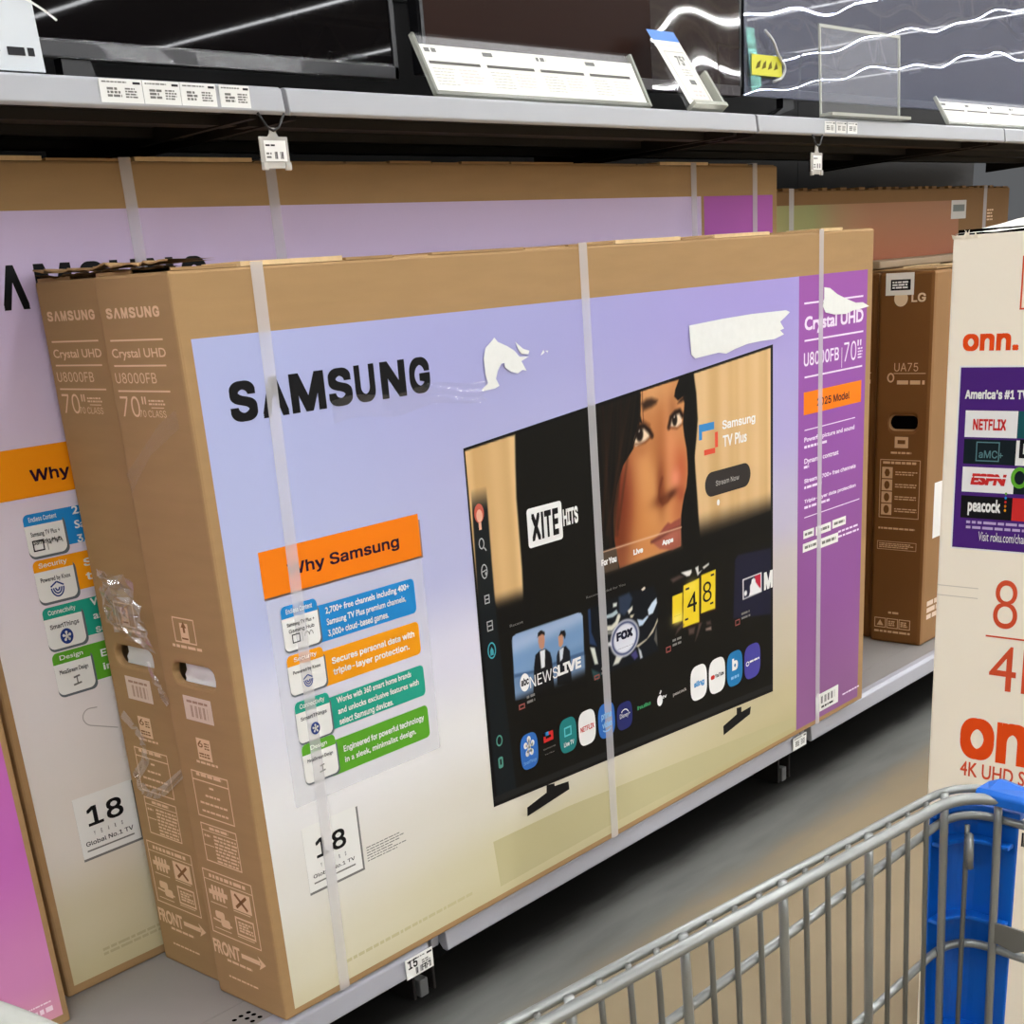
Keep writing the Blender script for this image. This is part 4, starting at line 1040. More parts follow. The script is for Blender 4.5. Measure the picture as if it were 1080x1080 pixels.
# tile: navy sports panel
R.poly([(1.2393, 0.4503), (1.2507, 0.4580), (1.3832, 0.4473), (1.3832, 0.3055), (1.2300, 0.3308)], (30, 30, 50), .004)
q = [(1.2658, 0.4046), (1.3387, 0.4046), (1.3394, 0.3630), (1.2665, 0.3622)]
R.poly(q, (236, 236, 238), .001)
R.poly([(1.2700, 0.4016), (1.3349, 0.4021), (1.3356, 0.3654), (1.2703, 0.3642)], (30, 30, 52), .001)
R.poly([(1.3111, 0.4019), (1.3349, 0.4021), (1.3356, 0.3654), (1.3250, 0.3656)], (196, 42, 66), .001)
R.poly([(1.3007, 0.3972), (1.3082, 0.3987), (1.3139, 0.3954), (1.3157, 0.3883), (1.3280, 0.3759), (1.3356, 0.3711), (1.3355, 0.3648), (1.2890, 0.3642), (1.2938, 0.3729), (1.2940, 0.3853), (1.2987, 0.3899)], (238, 238, 240), .001)
R.blob([(1.2770, 0.3735)][0], .006, .006, (238, 238, 240), 1, 0, 4)
R.line([(0.4807, 0.7736), (1.3834, 0.8499)], .010, (14, 14, 15)); R.line([(0.4818, 0.7725), (0.4887, 0.1784)], .008, (14, 14, 15)); R.line([(TU1 - .004, TTR), (TU1 - .004, TBR)], .010, (20, 20, 22)); R.line([(TU0, TBL + .012), (TU1, TBR + .012)], .012, (34, 34, 34))
# keep inside the sloping lower edge of the printed set
scr = R.build('screen_print', F3, 4, INKS, tvp)
me = scr.data
bmv = bmesh.new(); bmv.from_mesh(me)
kill = [f for f in bmv.faces if f.calc_center_median().z < TBL + (TBR - TBL) * (f.calc_center_median().x - TU0) / (TU1 - TU0) + .003
        or f.calc_center_median().z > TTL + (TTR - TTL) * (f.calc_center_median().x - TU0) / (TU1 - TU0) - .002]
bmesh.ops.delete(bmv, geom=kill, context='FACES'); bmv.to_mesh(me); bmv.free()

# crisp lettering and marks over the picture
p = Print(F3); L = 6; INKW = mat('bright_white_ink', (240, 240, 238), .5, .12); DIM = mat('dim_grey_ink', (128, 126, 122), .5, .12)
q = [(0.6178, 0.6562), (0.7073, 0.6592), (0.7076, 0.5953), (0.6188, 0.5911)]
x0 = (q[0][0] + q[3][0]) / 2; x1 = (q[1][0] + q[2][0]) / 2; y1 = (q[0][1] + q[1][1]) / 2; y0 = (q[2][1] + q[3][1]) / 2
p.rrect((x0, y0), (x1, y1), .006, INKW, L)
q = [(0.6246, 0.5965), (0.7025, 0.6521)]; w4 = (q[1][0] - q[0][0]) / 4.0; lv = (y0 + .010, y1 - .010); xa = x0 + .010; ww = (x1 - x0 - .02)
p.rect((xa + ww * .36, lv[0]), (xa + ww * .445, lv[1]), BLACK, L + 1)
for ch, f0, f1 in (('X', 0, .32), ('T', .48, .73), ('E', .78, 1.0)): p.text(ch, (xa + ww * f0, lv[0]), (xa + ww * f1, lv[1]), BLACK, L + 1, .035, fit='box')
q = [(0.7102, 0.6136), (0.7501, 0.6414)]; p.text('HITS', q[0], q[1], INKW, L, .03)
q = [(0.8078, 0.5250), (0.8515, 0.5363)]; p.text('For You', q[0], q[1], INKW, L, .04)
q = [(0.9024, 0.5262), (0.9314, 0.5360)]; p.text('Live', q[0], q[1], INKW, L, .04)
q = [(0.9916, 0.5271), (1.0273, 0.5361)]; p.text('Apps', q[0], q[1], INKW, L, .04)
q = [(1.1987, 0.7105), (1.3163, 0.7266)]; p.text('Samsung', q[0], q[1], INKW, L, .02)
q = [(1.1998, 0.6767), (1.2848, 0.6984)]; p.text('TV Plus', q[0], q[1], INKW, L, .02)
q = [(1.1194, 0.7267), (1.1747, 0.7304), (1.1829, 0.6700), (1.1302, 0.6702)]
a_, b_, c_, d_ = q; w_ = .010; CB = mat('sky_blue_ink', (60, 140, 204), .5, .12); CR = mat('coral_red_ink', (226, 86, 62), .5, .12)
x0, x1 = a_[0], c_[0]; y1 = (a_[1] + b_[1]) / 2; y0 = (c_[1] + d_[1]) / 2
p.rect((x0, y1 - w_ * 1.4), (x1 - .012, y1), CB, L); p.rect((x0, y0 + .03), (x0 + w_, y1 - w_ * 1.4), CB, L)
p.rect((x1 - w_, y0 + .01), (x1, y1 - .02), CR, L); p.rect((x0 + .016, y0), (x1 - .01, y0 + w_), CR, L)
q = [(1.1362, 0.6169), (1.2979, 0.6161), (1.2158, 0.6359), (1.2161, 0.5894)]; hx = (q[0][0] + q[1][0]) / 2; BTN = mat('dark_button_print', (50, 46, 44), .5, .12)
yy = (q[2][1] + q[3][1]) / 2; hh = (q[2][1] - q[3][1]) / 2
p.rrect((q[0][0], yy - hh), (q[1][0], yy + hh), .03, BTN, L)
q = [(1.1730, 0.6074), (1.2555, 0.6169)]; p.text('Stream Now', q[0], q[1], mat('soft_grey_ink', (190, 186, 180), .5, .12), L + 1, .0)
q = [(1.1809, 0.5746)]; p.oval(q[0], .005, .006, INKW, L, 10)
q = [(0.5577, 0.4742), (0.5908, 0.4787)]; p.text('Recent', q[0], q[1], DIM, L, .0)
q = [(0.7608, 0.4771), (0.8741, 0.4813)]; p.text('Recommended for You', q[0], q[1], DIM, L, .0)
q = [(0.5721, 0.3742), (0.5963, 0.3709), (0.5861, 0.3876), (0.5820, 0.3563)]; p.oval(((q[0][0] + q[1][0]) / 2, (q[2][1] + q[3][1]) / 2), (q[1][0] - q[0][0]) / 2, (q[2][1] - q[3][1]) / 2, INKW, L)
cx, cy = (q[0][0] + q[1][0]) / 2, (q[2][1] + q[3][1]) / 2; p.text('abc', (cx - .010, cy - .005), (cx + .010, cy + .008), DARKTXT, L + 1, .03)
q = [(0.5966, 0.3581), (0.6714, 0.3781)]; p.text('NEWS', q[0], q[1], INKW, L + 1, -.005)
q = [(0.6711, 0.3591), (0.7359, 0.3791)]; p.text('LIVE', q[0], q[1], INKW, L + 1, .04)
q = [(0.8411, 0.3790), (0.8902, 0.3951)]; p.text('FOX', q[0], q[1], mat('deep_navy_ink', (26, 28, 50), .5, .12), L + 1, .05)
q = [(0.8428, 0.3640), (0.8909, 0.3632)]; p.text('SPORTS', q[0], q[1], mat('deep_navy_ink', (26, 28, 50)), L + 1, .02)
q = [(1.0674, 0.3776), (1.1005, 0.4177)]; p.text('4', q[0], q[1], BLACK, L, -.01, fit='box')
q = [(1.1216, 0.3873), (1.1523, 0.4274)]; p.text('8', q[0], q[1], BLACK, L, -.01, fit='box')
q = [(1.0240, 0.3956), (1.0465, 0.4030)]; p.bars((q[0][0], q[0][1] - .012), (q[1][0], q[1][1] - .02), 2, DARKTXT, L, .5, .1)
for a, b in ([(1.0632, 0.4259), (1.0757, 0.4260)], [(1.0585, 0.3667), (1.0698, 0.3669)], [(1.1504, 0.4352), (1.1621, 0.4356)], [(1.1464, 0.3792), (1.1578, 0.3798)]): p.rect(a, (b[0], a[1] + .004), DARKTXT, L)
q = [(1.3471, 0.3639), (1.3813, 0.4015)]; p.text('M', q[0], q[1], INKW, L, .04, fit='box')
for q in ([(0.9933, 0.3186), (1.0093, 0.3280), (1.0463, 0.3261)], [(1.2365, 0.3137), (1.2538, 0.3239), (1.2941, 0.3222)], [(0.5649, 0.3276), (0.5804, 0.3349), (0.6081, 0.3353)], [(0.7710, 0.3246), (0.7866, 0.3311), (0.8118, 0.3298)]):
    p.frame(q[0], (q[1][0], q[1][1] + .002), .0025, mat('dull_red_ink', (150, 84, 78), .5, .12), L); p.bars((q[1][0] + .006, q[1][1] - .004), (q[2][0], q[1][1] + .014), 2, DIM, L, .5, .1)
# side menu icons
ICW = mat('icon_grey_ink', (176, 178, 178), .5, .12)
q = [(0.4952, 0.6675), (0.5174, 0.6698), (0.5074, 0.6782), (0.5054, 0.6557)]; cx = (q[0][0] + q[1][0]) / 2; cy = (q[2][1] + q[3][1]) / 2
SKN = mat('peach_ink', (232, 176, 150), .5, .12); HAIRC = mat('rust_ink', (196, 96, 78), .5, .12)
p.oval((cx, cy + .004), .011, .015, HAIRC, L); p.oval((cx, cy), .007, .010, SKN, L + 1); p.rect((cx - .003, cy - .022), (cx + .003, cy - .008), SKN, L)
q = [(0.5062, 0.6231)][0]; p.ring(q, .0065, .009, .002, ICW, L, 18); p.line([(q[0] + .005, q[1] - .007), (q[0] + .010, q[1] - .013)], .0022, ICW, L)
q = [(0.5075, 0.5782)][0]; p.ring(q, .0075, .012, .002, ICW, L, 18); p.line([(q[0] - .005, q[1]), (q[0] + .006, q[1] + .002)], .002, ICW, L); p.oval((q[0] + .003, q[1] - .004), .002, .003, ICW, L, 8)
for q, k in (([(0.5084, 0.5327)][0], .006), ([(0.5100, 0.4883)][0], .007)): p.frame((q[0] - k, q[1] - k * 1.2), (q[0] + k, q[1] + k * 1.2), .002, ICW, L); p.line([(q[0] - k, q[1]), (q[0] + k, q[1])], .002, ICW, L)
q = [(0.5097, 0.4469)][0]; TQ = mat('turquoise_ink', (70, 160, 172), .5, .12); p.ring(q, .010, .014, .0025, TQ, L, 18); p.poly([(q[0] - .004, q[1] - .008), (q[0] + .004, q[1] - .008), (q[0] + .004, q[1]), (q[0], q[1] + .006), (q[0] - .004, q[1])], TQ, L)
for y_, c in ((781, 0), (804, 1)):
    q = ([(0.5101, 0.2901)][0], [(0.5092, 0.2511)][0])[c]; TG = mat('grey_teal_ink', (84, 146, 132), .5, .12)
    if c == 0: p.ring(q, .008, .010, .0028, TG, L, 16)
    else: p.rrect((q[0] - .006, q[1] - .010), (q[0] + .006, q[1] + .010), .004, TG, L); p.rect((q[0] - .002, q[1] - .004), (q[0] + .002, q[1] + .006), BLACK, L + 1)
p.build('screen_lettering', tvp)

def icon(L_, R_, T_, B_, colr, name='app_icon'):
    p = Print(F3); c = ((L_[0] + R_[0]) / 2, (T_[1] + B_[1]) / 2); hw = (R_[0] - L_[0]) / 2; hh = (T_[1] - B_[1]) / 2
    p.oval(c, hw, hh, colr, 6, 36, 3.2); return p, c, hw, hh
I_BLUE = mat('icon_blue', (50, 108, 188), .5, .12); I_TEAL = mat('icon_teal', (34, 126, 126), .5, .12); I_NAVY = mat('icon_navy', (38, 44, 104), .5, .12)
I_SKY = mat('icon_sky', (34, 122, 180), .5, .12); I_IND = mat('icon_indigo', (72, 68, 156), .5, .12); RED = mat('red_ink', (204, 46, 44), .5, .12); HUL = mat('deep_green_ink', (58, 142, 90), .5, .12)
LT = mat('light_blue_ink', (140, 186, 226), .5, .12)
p, c, w_, h_ = icon(*[(0.5604, 0.2548), (0.6059, 0.2436), (0.5873, 0.2807), (0.5818, 0.2161)], I_BLUE)
for k in range(5):
    t = PI / 2 + k * 2 * PI / 5; p.line([(c[0], c[1] + .008), (c[0] + math.cos(t) * w_ * .42, c[1] + .008 + math.sin(t) * h_ * .42)], .0045, INKW, 7); p.oval((c[0] + math.cos(t) * w_ * .42, c[1] + .008 + math.sin(t) * h_ * .42), .005, .006, INKW, 7, 10)
p.text('SmartThings', (c[0] - w_ * .72, c[1] - h_ * .68), (c[0] + w_ * .72, c[1] - h_ * .5), LT, 7, .0); p.build('app_icon', tvp)
p = Print(F3); q = [(0.6223, 0.2564), (0.6482, 0.2615)]; a, b = q
p.frame((a[0], a[1] - .006), (b[0], b[1] + .006), .006, RED, 6); p.rect((a[0], b[1]), (b[0] - .012, b[1] + .007), CB, 7); p.rect((a[0], a[1] + .012), (a[0] + .006, b[1]), CB, 7)
q = [(0.6194, 0.2370), (0.6524, 0.2398)]; p.text('Samsung', q[0], q[1], DIM, 6, .01); q = [(0.6222, 0.2269), (0.6484, 0.2291)]; p.text('TV Plus', q[0], q[1], DIM, 6, .01); p.build('app_icon', tvp)
p, c, w_, h_ = icon(*[(0.6651, 0.2515), (0.7127, 0.2392), (0.6911, 0.2775), (0.6863, 0.2132)], I_TEAL)
p.frame((c[0] - w_ * .45, c[1] - h_ * .05), (c[0] + w_ * .4, c[1] + h_ * .5), .003, mat('pale_teal_ink', (96, 196, 204), .5, .12), 7); p.text('Live TV', (c[0] - w_ * .55, c[1] - h_ * .62), (c[0] + w_ * .62, c[1] - h_ * .36), INKW, 7, .02); p.build('app_icon', tvp)
p, c, w_, h_ = icon(*[(0.7185, 0.2501), (0.7678, 0.2385), (0.7462, 0.2760), (0.7395, 0.2105)], INKW)
p.text('NETFLIX', (c[0] - w_ * .78, c[1] - h_ * .16), (c[0] + w_ * .8, c[1] + h_ * .14), RED, 7, .02); p.build('app_icon', tvp)
p, c, w_, h_ = icon(*[(0.7757, 0.2464), (0.8252, 0.2369), (0.8019, 0.2736), (0.7976, 0.2065)], I_BLUE)
p.text('prime', (c[0] - w_ * .62, c[1] + h_ * .12), (c[0] + w_ * .62, c[1] + h_ * .5), LT, 7, .03); p.text('video', (c[0] - w_ * .55, c[1] - h_ * .4), (c[0] + w_ * .62, c[1] - h_ * .05), LT, 7, .03)
p.ring((c[0], c[1] - h_ * .45), w_ * .55, h_ * .22, .003, LT, 7, 16, PI * 1.1, PI * 1.9); p.build('app_icon', tvp)
p, c, w_, h_ = icon(*[(0.8315, 0.2360), (0.8789, 0.2271), (0.8575, 0.2595), (0.8537, 0.2062)], I_NAVY)
p.text('Disney+', (c[0] - w_ * .62, c[1] - h_ * .1), (c[0] + w_ * .7, c[1] + h_ * .22), INKW, 7, .0); p.ring((c[0], c[1] - h_ * .05), w_ * .6, h_ * .55, .002, INKW, 7, 16, .5, 2.4); p.build('app_icon', tvp)
p = Print(F3); q = [(0.8953, 0.2314), (0.9374, 0.2389)]; p.text('hulu', q[0], q[1], HUL, 6, .045); p.build('app_icon', tvp)
p = Print(F3); q = [(0.9605, 0.2285), (0.9909, 0.2382)]; a, b = q
cx = a[0] + (b[0] - a[0]) * .25; cy = (a[1] + b[1]) / 2; p.oval((cx, cy - .003), .009, .011, INKW, 6, 16); p.line([(cx, cy + .010), (cx + .005, cy + .016)], .004, INKW, 6)
p.text('tv', (a[0] + (b[0] - a[0]) * .5, a[1] + .003), (b[0], b[1]), INKW, 6, .02); p.build('app_icon', tvp)
p = Print(F3); q = [(1.0121, 0.2267), (1.0579, 0.2335)]; p.text('peacock', q[0], q[1], mat('soft_grey_ink', (190, 186, 180)), 6, .01); p.build('app_icon', tvp)
p, c, w_, h_ = icon(*[(1.0718, 0.2379), (1.1301, 0.2259), (1.1035, 0.2667), (1.0961, 0.1948)], INKW)
p.text('sling', (c[0] - w_ * .6, c[1] - h_ * .2), (c[0] + w_ * .65, c[1] + h_ * .12), mat('soft_blue_ink', (96, 156, 208), .5, .12), 7, .04); p.build('app_icon', tvp)
p, c, w_, h_ = icon(*[(1.1371, 0.2334), (1.1969, 0.2205), (1.1690, 0.2641), (1.1645, 0.1906)], INKW)
p.rrect((c[0] - w_ * .78, c[1] - h_ * .12), (c[0] - w_ * .3, c[1] + h_ * .12), .004, RED, 7); p.text('YouTube', (c[0] - w_ * .26, c[1] - h_ * .1), (c[0] + w_ * .8, c[1] + h_ * .12), DARKTXT, 7, .03); p.build('app_icon', tvp)
p, c, w_, h_ = icon(*[(1.2031, 0.2308), (1.2621, 0.2195), (1.2348, 0.2621), (1.2315, 0.1880)], I_SKY)
p.text('b', (c[0] - w_ * .34, c[1] - h_ * .1), (c[0] + w_ * .38, c[1] + h_ * .6), INKW, 7, .04, fit='box'); p.bars((c[0] - w_ * .5, c[1] - h_ * .6), (c[0] + w_ * .5, c[1] - h_ * .4), 1, LT, 7, .8, .02); p.build('app_icon', tvp)
p, c, w_, h_ = icon(*[(1.2689, 0.2305), (1.3319, 0.2176), (1.3013, 0.2606), (1.2986, 0.1863)], I_IND)
p.ring((c[0] - w_ * .6, c[1] - h_ * .05), w_ * .2, h_ * .14, .002, INKW, 7, 12); p.bars((c[0] - w_ * .35, c[1] - h_ * .08), (c[0] + w_ * .85, c[1] + h_ * .1), 1, INKW, 7, .6, .02); p.build('app_icon', tvp)

# ------------------------------------------------------------------ its twin right behind
def copy_part(o, parent):
    c = o.copy(); COL.objects.link(c); c.parent = parent
    for ch in list(o.children): copy_part(ch, c)
    return c
twin = thing('television_box', 'brown television box right behind the front one, crumpled clear wrap on its narrow end', 'box', (.016, .170, DZ), 'large television boxes with lilac artwork')
for ch in list(box70.children):
    if ch.name.split('.')[0] in ('torn_patch', 'paper_scrap', 'packing_tape', 'television_picture', 'feature_card', 'top_flap', 'torn_flap'): continue
    copy_part(ch, twin)
top_flaps(twin, B1W, B1D, B1H, 11)
# loose clear wrap bunched over its hand hole
r = random.Random(8); a = MB(); n = 9; m_ = 13; vs = []; fs = []
q = [(-0.1352, 0.6628), (-0.0536, 0.6509), (-0.0249, 0.5460), (-0.1353, 0.5822)]; q = [(u + .17, v) for u, v in q]
for j in range(m_ + 1):
    for i in range(n + 1):
        s_, t = i / n, j / m_
        u = (q[0][0] * (1 - s_) + q[1][0] * s_) * (1 - t) + (q[3][0] * (1 - s_) + q[2][0] * s_) * t
        v = (q[0][1] * (1 - s_) + q[1][1] * s_) * (1 - t) + (q[3][1] * (1 - s_) + q[2][1] * s_) * t
        k = math.sin(s_ * PI) * .6 + .4
        vs.append((-.004 - k * .010 * abs(math.sin(i * 1.3 + j * .8)) - r.uniform(0, .012) * k, max(.004, B1D - u + r.uniform(-.002, .002)), v + r.uniform(-.003, .003)))
for j in range(m_):
    for i in range(n): fs.append((j * (n + 1) + i, j * (n + 1) + i + 1, (j + 1) * (n + 1) + i + 1, (j + 1) * (n + 1) + i))
a.add(vs, fs, WRAP)
def ribbon(mb, pts, w, m):
    """flat crumpled band following (u, v) points on the end of the twin box"""
    P = fillet([(u + .17, v, 0) for u, v in pts], .03, 5); vs = []; fs = []
    for i, p_ in enumerate(P):
        t = (P[min(i + 1, len(P) - 1)] - P[max(i - 1, 0)]).normalized(); nn = Vector((-t.y, t.x, 0))
        for k in (-1, -.3, .4, 1):
            b_ = p_ + nn * w * k
            vs.append((-.004 - .006 * r.random(), max(.004, B1D - b_.x), b_.y))
    for i in range(len(P) - 1):
        for k in range(3): fs.append((i * 4 + k, i * 4 + k + 1, i * 4 + k + 5, i * 4 + k + 4))
    mb.add(vs, fs, m)
ribbon(a, [(-0.1444, 0.4330), (-0.1063, 0.4091), (-0.0977, 0.3724), (-0.1417, 0.3296), (-0.1227, 0.3081), (-0.0858, 0.3127), (-0.0027, 0.3634)], .008, WRAP)
ribbon(a, [(-0.0493, 0.5285), (-0.0357, 0.4946), (-0.0149, 0.4689)], .006, WRAP)
a.build('crumpled_wrap', twin)

# ------------------------------------------------------------------ the larger box behind both
B3W, B3D, B3H = 2.135, .215, 1.209 - .006
big = thing('television_box', 'tallest brown television box at the back with lilac artwork, top just under the upper shelf', 'box', (-.155, .35, DZ), 'large television boxes with lilac artwork')
carton(big, B3W, B3D, B3H, CARD)
top_flaps(big, B3W, B3D, B3H, 21, torn=False)
for (a_, b_) in ((.346, .366), (.609, .630), (1.776, 1.797), (2.024, 2.044)): strap(big, a_, b_, B3D, B3H)
ARTB = art('pale_lilac_artwork', [[(.0, (204, 192, 150)), (.12, (214, 204, 172)), (.25, (228, 221, 212)), (.5, (232, 226, 226)), (.7, (226, 216, 228)), (.9, (214, 198, 224)), (1.0, (208, 190, 222))]], 'X', [0])
p = Print(F3); p.rect((.013, .0165), (1.815, 1.141), ARTB, 1); p.build('front_artwork', big)
MAGP = art('magenta_artwork', [[(.0, (204, 136, 164)), (.4, (190, 92, 176)), (1.0, (176, 92, 176))]], 'X', [0])
p = Print(F3); p.rect((1.826, .0165), (2.113, 1.141), MAGP, 1); p.build('side_artwork', big)
p = Print(F3)
qa = [(0.1823, 1.0738), (0.1667, 1.0166), (0.1569, 1.0736)]; qg = [(0.4846, 1.0747)]
pitch = (qg[0][0] - qa[0][0]) / 5.0
x = qa[0][0]; wl_ = [.92, .92, 1.1, .95, .9, 1.0, .9]
cells = [(x + pitch * (k - 2 + .0), x + pitch * (k - 2 + .80)) for k in range(7)]
cells[1] = (qa[0][0] - pitch * .9, qa[1][0]); cells[2] = (x, x + pitch * .95); cells[3] = (x + pitch * 1.15, x + pitch * 1.85); cells[0] = (x - pitch * 1.9, x - pitch * 1.1)
maker_logo(p, cells, qa[1][1], qa[2][1], BLACK, 2, .032); p.build('maker_lettering', big)
p = Print(F3); q = [(0.0704, 0.7678), (0.0771, 0.8301), (0.1151, 0.7884), (0.1774, 0.8050)]; k = .62
p.rect((q[0][0] - .012, q[0][1]), (q[0][0] + .62, q[1][1] + .006), mat('amber_banner_ink', (244, 150, 20), .5, .12), 3)
p.text('Why Samsung', q[2], q[3], PLUM, 4, .018, ref='Why'); p.build('headline_banner', big)
T4 = [([(0.0895, 0.7452), (0.1508, 0.6846)]), ([(0.0899, 0.6789), (0.1533, 0.6167)]), ([(0.0894, 0.6093), (0.1521, 0.5463)]), ([(0.0898, 0.5408), (0.1527, 0.4762)])]
for q, cc, dd in zip(T4, CARD_COL, CARDS):
    a_, b_ = q; h_ = a_[1] - b_[1]
    card(big, 'feature_card', a_, b_, (b_[0] + .36, a_[1] + .0), (b_[0] + .36, b_[1] + h_ * .12), cc, dd[0], dd[1], dd[2], dd[3], F3, 1.25)
sticker18(big, [(0.0737, 0.3178), (0.1800, 0.3086), (0.1784, 0.2109), (0.0740, 0.2141)], [(0.0931, 0.2621), (0.1567, 0.2938)], [(0.0822, 0.2318), (0.1676, 0.2390)], F3)
p = Print(F3); GB = mat('ghost_print_on_cream', (190, 178, 140), .5, .12)
q = [(0.0734, 0.0440), (0.1829, 0.0436)]; p.bars((q[0][0], q[0][1] - .002), (q[0][0] + .75, q[0][1] + .014), 2, GB, 2, .6, .02)
q = [(0.1753, 0.4017), (0.1243, 0.4204), (0.1182, 0.4339), (0.1277, 0.4454), (0.1469, 0.4431)]; P = fillet([(u, v, 0) for u, v in q], .02, 4); p.line([(u.x, u.y) for u in P], .0016, mat('cut_line_grey', (176, 170, 166), .6, .2), 2)
p.build('fine_print', big)

# box at the far left whose pink side panel shows
left = thing('television_box', 'television box at the far left edge, showing a pink panel and brown edge', 'box', (-2.33, .285, DZ), 'large television boxes with lilac artwork')
B4W = 2.33 - .190
carton(left, B4W, .21, 1.203, CARD); top_flaps(left, B4W, .21, 1.203, 31, torn=False)
q = [(2.1237, 0.0251), (2.1343, 0.4807)]
PINK = art('pink_artwork', [[(.0, (226, 160, 176)), (.1, (216, 140, 190)), (.3, (198, 108, 186)), (.6, (184, 98, 178)), (1.0, (170, 90, 180))]], 'X', [0])
pr = (q[0][0] + q[1][0]) / 2
p = Print(F3); p.rect((pr - .33, .0165), (pr, 1.14), PINK, 1)
q = [(2.0806, 0.0355), (2.1263, 0.0353)]; yy = (q[0][1] + q[1][1]) / 2; p.bars((pr - .33 + .18, yy - .0045), (pr - .012, yy + .0045), 1, mat('pale_pink_ink', (252, 226, 236), .5, .12), 2, .9, .02)
p.bars((pr - .33 + .16, yy + .010), (pr - .012, yy + .013), 1, mat('pale_pink_ink', (252, 226, 236)), 2, .8, .02)
p.build('side_artwork', left)
p = Print(F3); p.rect((.013, .0165), (pr - .335, 1.14), ARTB, 1); p.build('front_artwork', left)
strap(left, B4W - .12, B4W - .10, .21, 1.203); strap(left, .35, .37, .21, 1.203)

# ------------------------------------------------------------------ box with the sunset artwork at the back right
B5W, B5D, B5H = 1.425, .2, 1.152
sun = thing('television_box', 'brown box at the back right with yellow-green to orange artwork', 'box', (2.03, .40, DZ))
SUNC_SHADED = mat('shaded_cardboard', (132, 100, 64), .75, .15, noise=(9, .08))  # cardboard darkened to paint in the shade under the upper shelf
carton(sun, B5W, B5D, B5H, SUNC_SHADED)
r = random.Random(4); a = MB(); x = .01
while x < B5W - .03:
    w_ = r.uniform(.02, .035); a.box(x, x + w_, -.001, B5D * .5, B5H, B5H + r.choice((.003, .006)), SUNC_SHADED); x += w_ + .022
a.box(.004, B5W - .004, B5D * .4, B5D - .003, B5H, B5H + .003, CARD); a.build('top_flap', sun)
SUN = bpy.data.materials.new('sunset_artwork'); SUN.use_nodes = True
nt = SUN.node_tree; b = nt.nodes['Principled BSDF']; b.inputs['Roughness'].default_value = .45
tc = nt.nodes.new('ShaderNodeTexCoord'); sp = nt.nodes.new('ShaderNodeSeparateXYZ'); nt.links.new(tc.outputs['Object'], sp.inputs[0])
def ramp(src, lo, hi, stops):
    mr = nt.nodes.new('ShaderNodeMapRange'); mr.inputs['From Min'].default_value = lo; mr.inputs['From Max'].default_value = hi
    nt.links.new(src, mr.inputs['Value']); rr = nt.nodes.new('ShaderNodeValToRGB'); el = rr.color_ramp.elements
    while len(el) < len(stops): el.new(.5)
    for e, s_ in zip(el, stops): e.position = s_[0]
    for e, s_ in zip(el, stops): e.color = rgba(s_[1])
    nt.links.new(mr.outputs[0], rr.inputs[0]); return rr.outputs[0]
ru = ramp(sp.outputs['X'], 0, B5W, [(0, (150, 146, 82)), (.14, (140, 140, 76)), (.24, (150, 126, 76)), (.6, (196, 128, 92)), (.8, (190, 128, 90)), (1, (190, 140, 96))])
rv = ramp(sp.outputs['Z'], .75, 1.09, [(0, (190, 140, 96)), (.25, (194, 114, 70)), (.45, (180, 82, 36)), (.65, (166, 90, 48)), (1, (156, 102, 58))])
ru_f = ramp(sp.outputs['X'], .20, .52, [(0, (0, 0, 0)), (1, (255, 255, 255))])
mx = nt.nodes.new('ShaderNodeMix'); mx.data_type = 'RGBA'
nt.links.new(ru_f, mx.inputs[0]); nt.links.new(ru, mx.inputs[6]); nt.links.new(rv, mx.inputs[7]); nt.links.new(mx.outputs[2], b.inputs['Base Color'])
p = Print(F3); p.rect((.02, .02), (1.06, [(0.5701, 1.1188)][0][1]), SUN, 1); p.build('front_artwork', sun)
for a_, b_ in ((.085, .108), (1.228, 1.252)): strap(sun, a_, b_, B5D, B5H)
p = Print(F3); q = [(1.0063, 1.1194), (1.1087, 1.0688)]
p.rect(q[0], q[1], mat('grey_white_label', (206, 204, 200), .6, .2), 2); p.rect((q[0][0] + .012, q[1][1] + .02), (q[1][0] - .012, q[0][1] - .012), mat('label_grey_print', (120, 128, 126), .5, .12), 3); p.build('shipping_label', sun)
p = Print(F3); q = [(1.2610, 1.0934), (1.3120, 1.0575)]; p.bars((q[0][0], q[1][1]), q[1] if 0 else (q[1][0], q[0][1]), 4, PALE, 2, .5, .3); p.build('handling_marks', sun)

# ------------------------------------------------------------------ slim brown box standing end-on at the shelf edge, and the one behind it
LGW, LGD, LGH = 1.62, .152, .952
LGC = mat('umber_printed_cardboard', (112, 74, 36), .7, .15, noise=(8, .08))
slim = thing('television_box', 'slim dark brown box standing end-on at the shelf edge, barcode sticker at its top corner', 'box', (2.268, .078, DZ), 'slim dark brown boxes')
q = [(0.0394, 0.5854), (0.1179, 0.5869)]; LH = ((q[0][0] + q[1][0]) / 2, (q[0][1] + q[1][1]) / 2, (q[1][0] - q[0][0]) / 2, .017)
carton(slim, LGW, LGD, LGH, mat('dull_cardboard', (150, 114, 76), .75, .15, noise=(9, .08)), LGC, LH, .010)
top_flaps(slim, LGW, LGD, LGH, 41, torn=False)
a = MB(); a.box(.014, .03, .01, LGD - .01, LH[1] - .05, LH[1] + .05, HOLE); a.build('hole_backing', slim)  # black board closing the hand hole from inside
p = Print(E3(LGD)); LGP = mat('faded_pale_print', (206, 170, 130), .5, .12); LGQ = mat('pale_brand_print', (222, 196, 160), .5, .12)
q = [(0.0499, 0.7134), (0.1149, 0.7333)]; p.text('UA75', q[0], q[1], LGP, 1, .0)
q = [(0.0286, 0.6965), (0.1359, 0.7072)]; p.rect((q[0][0] + .02, q[1][1]), (q[1][0], q[1][1] + .0018), LGP, 1)
c = [(0.0409, 0.6977)][0]; p.ring(c, .010, .012, .004, LGP, 1, 16)
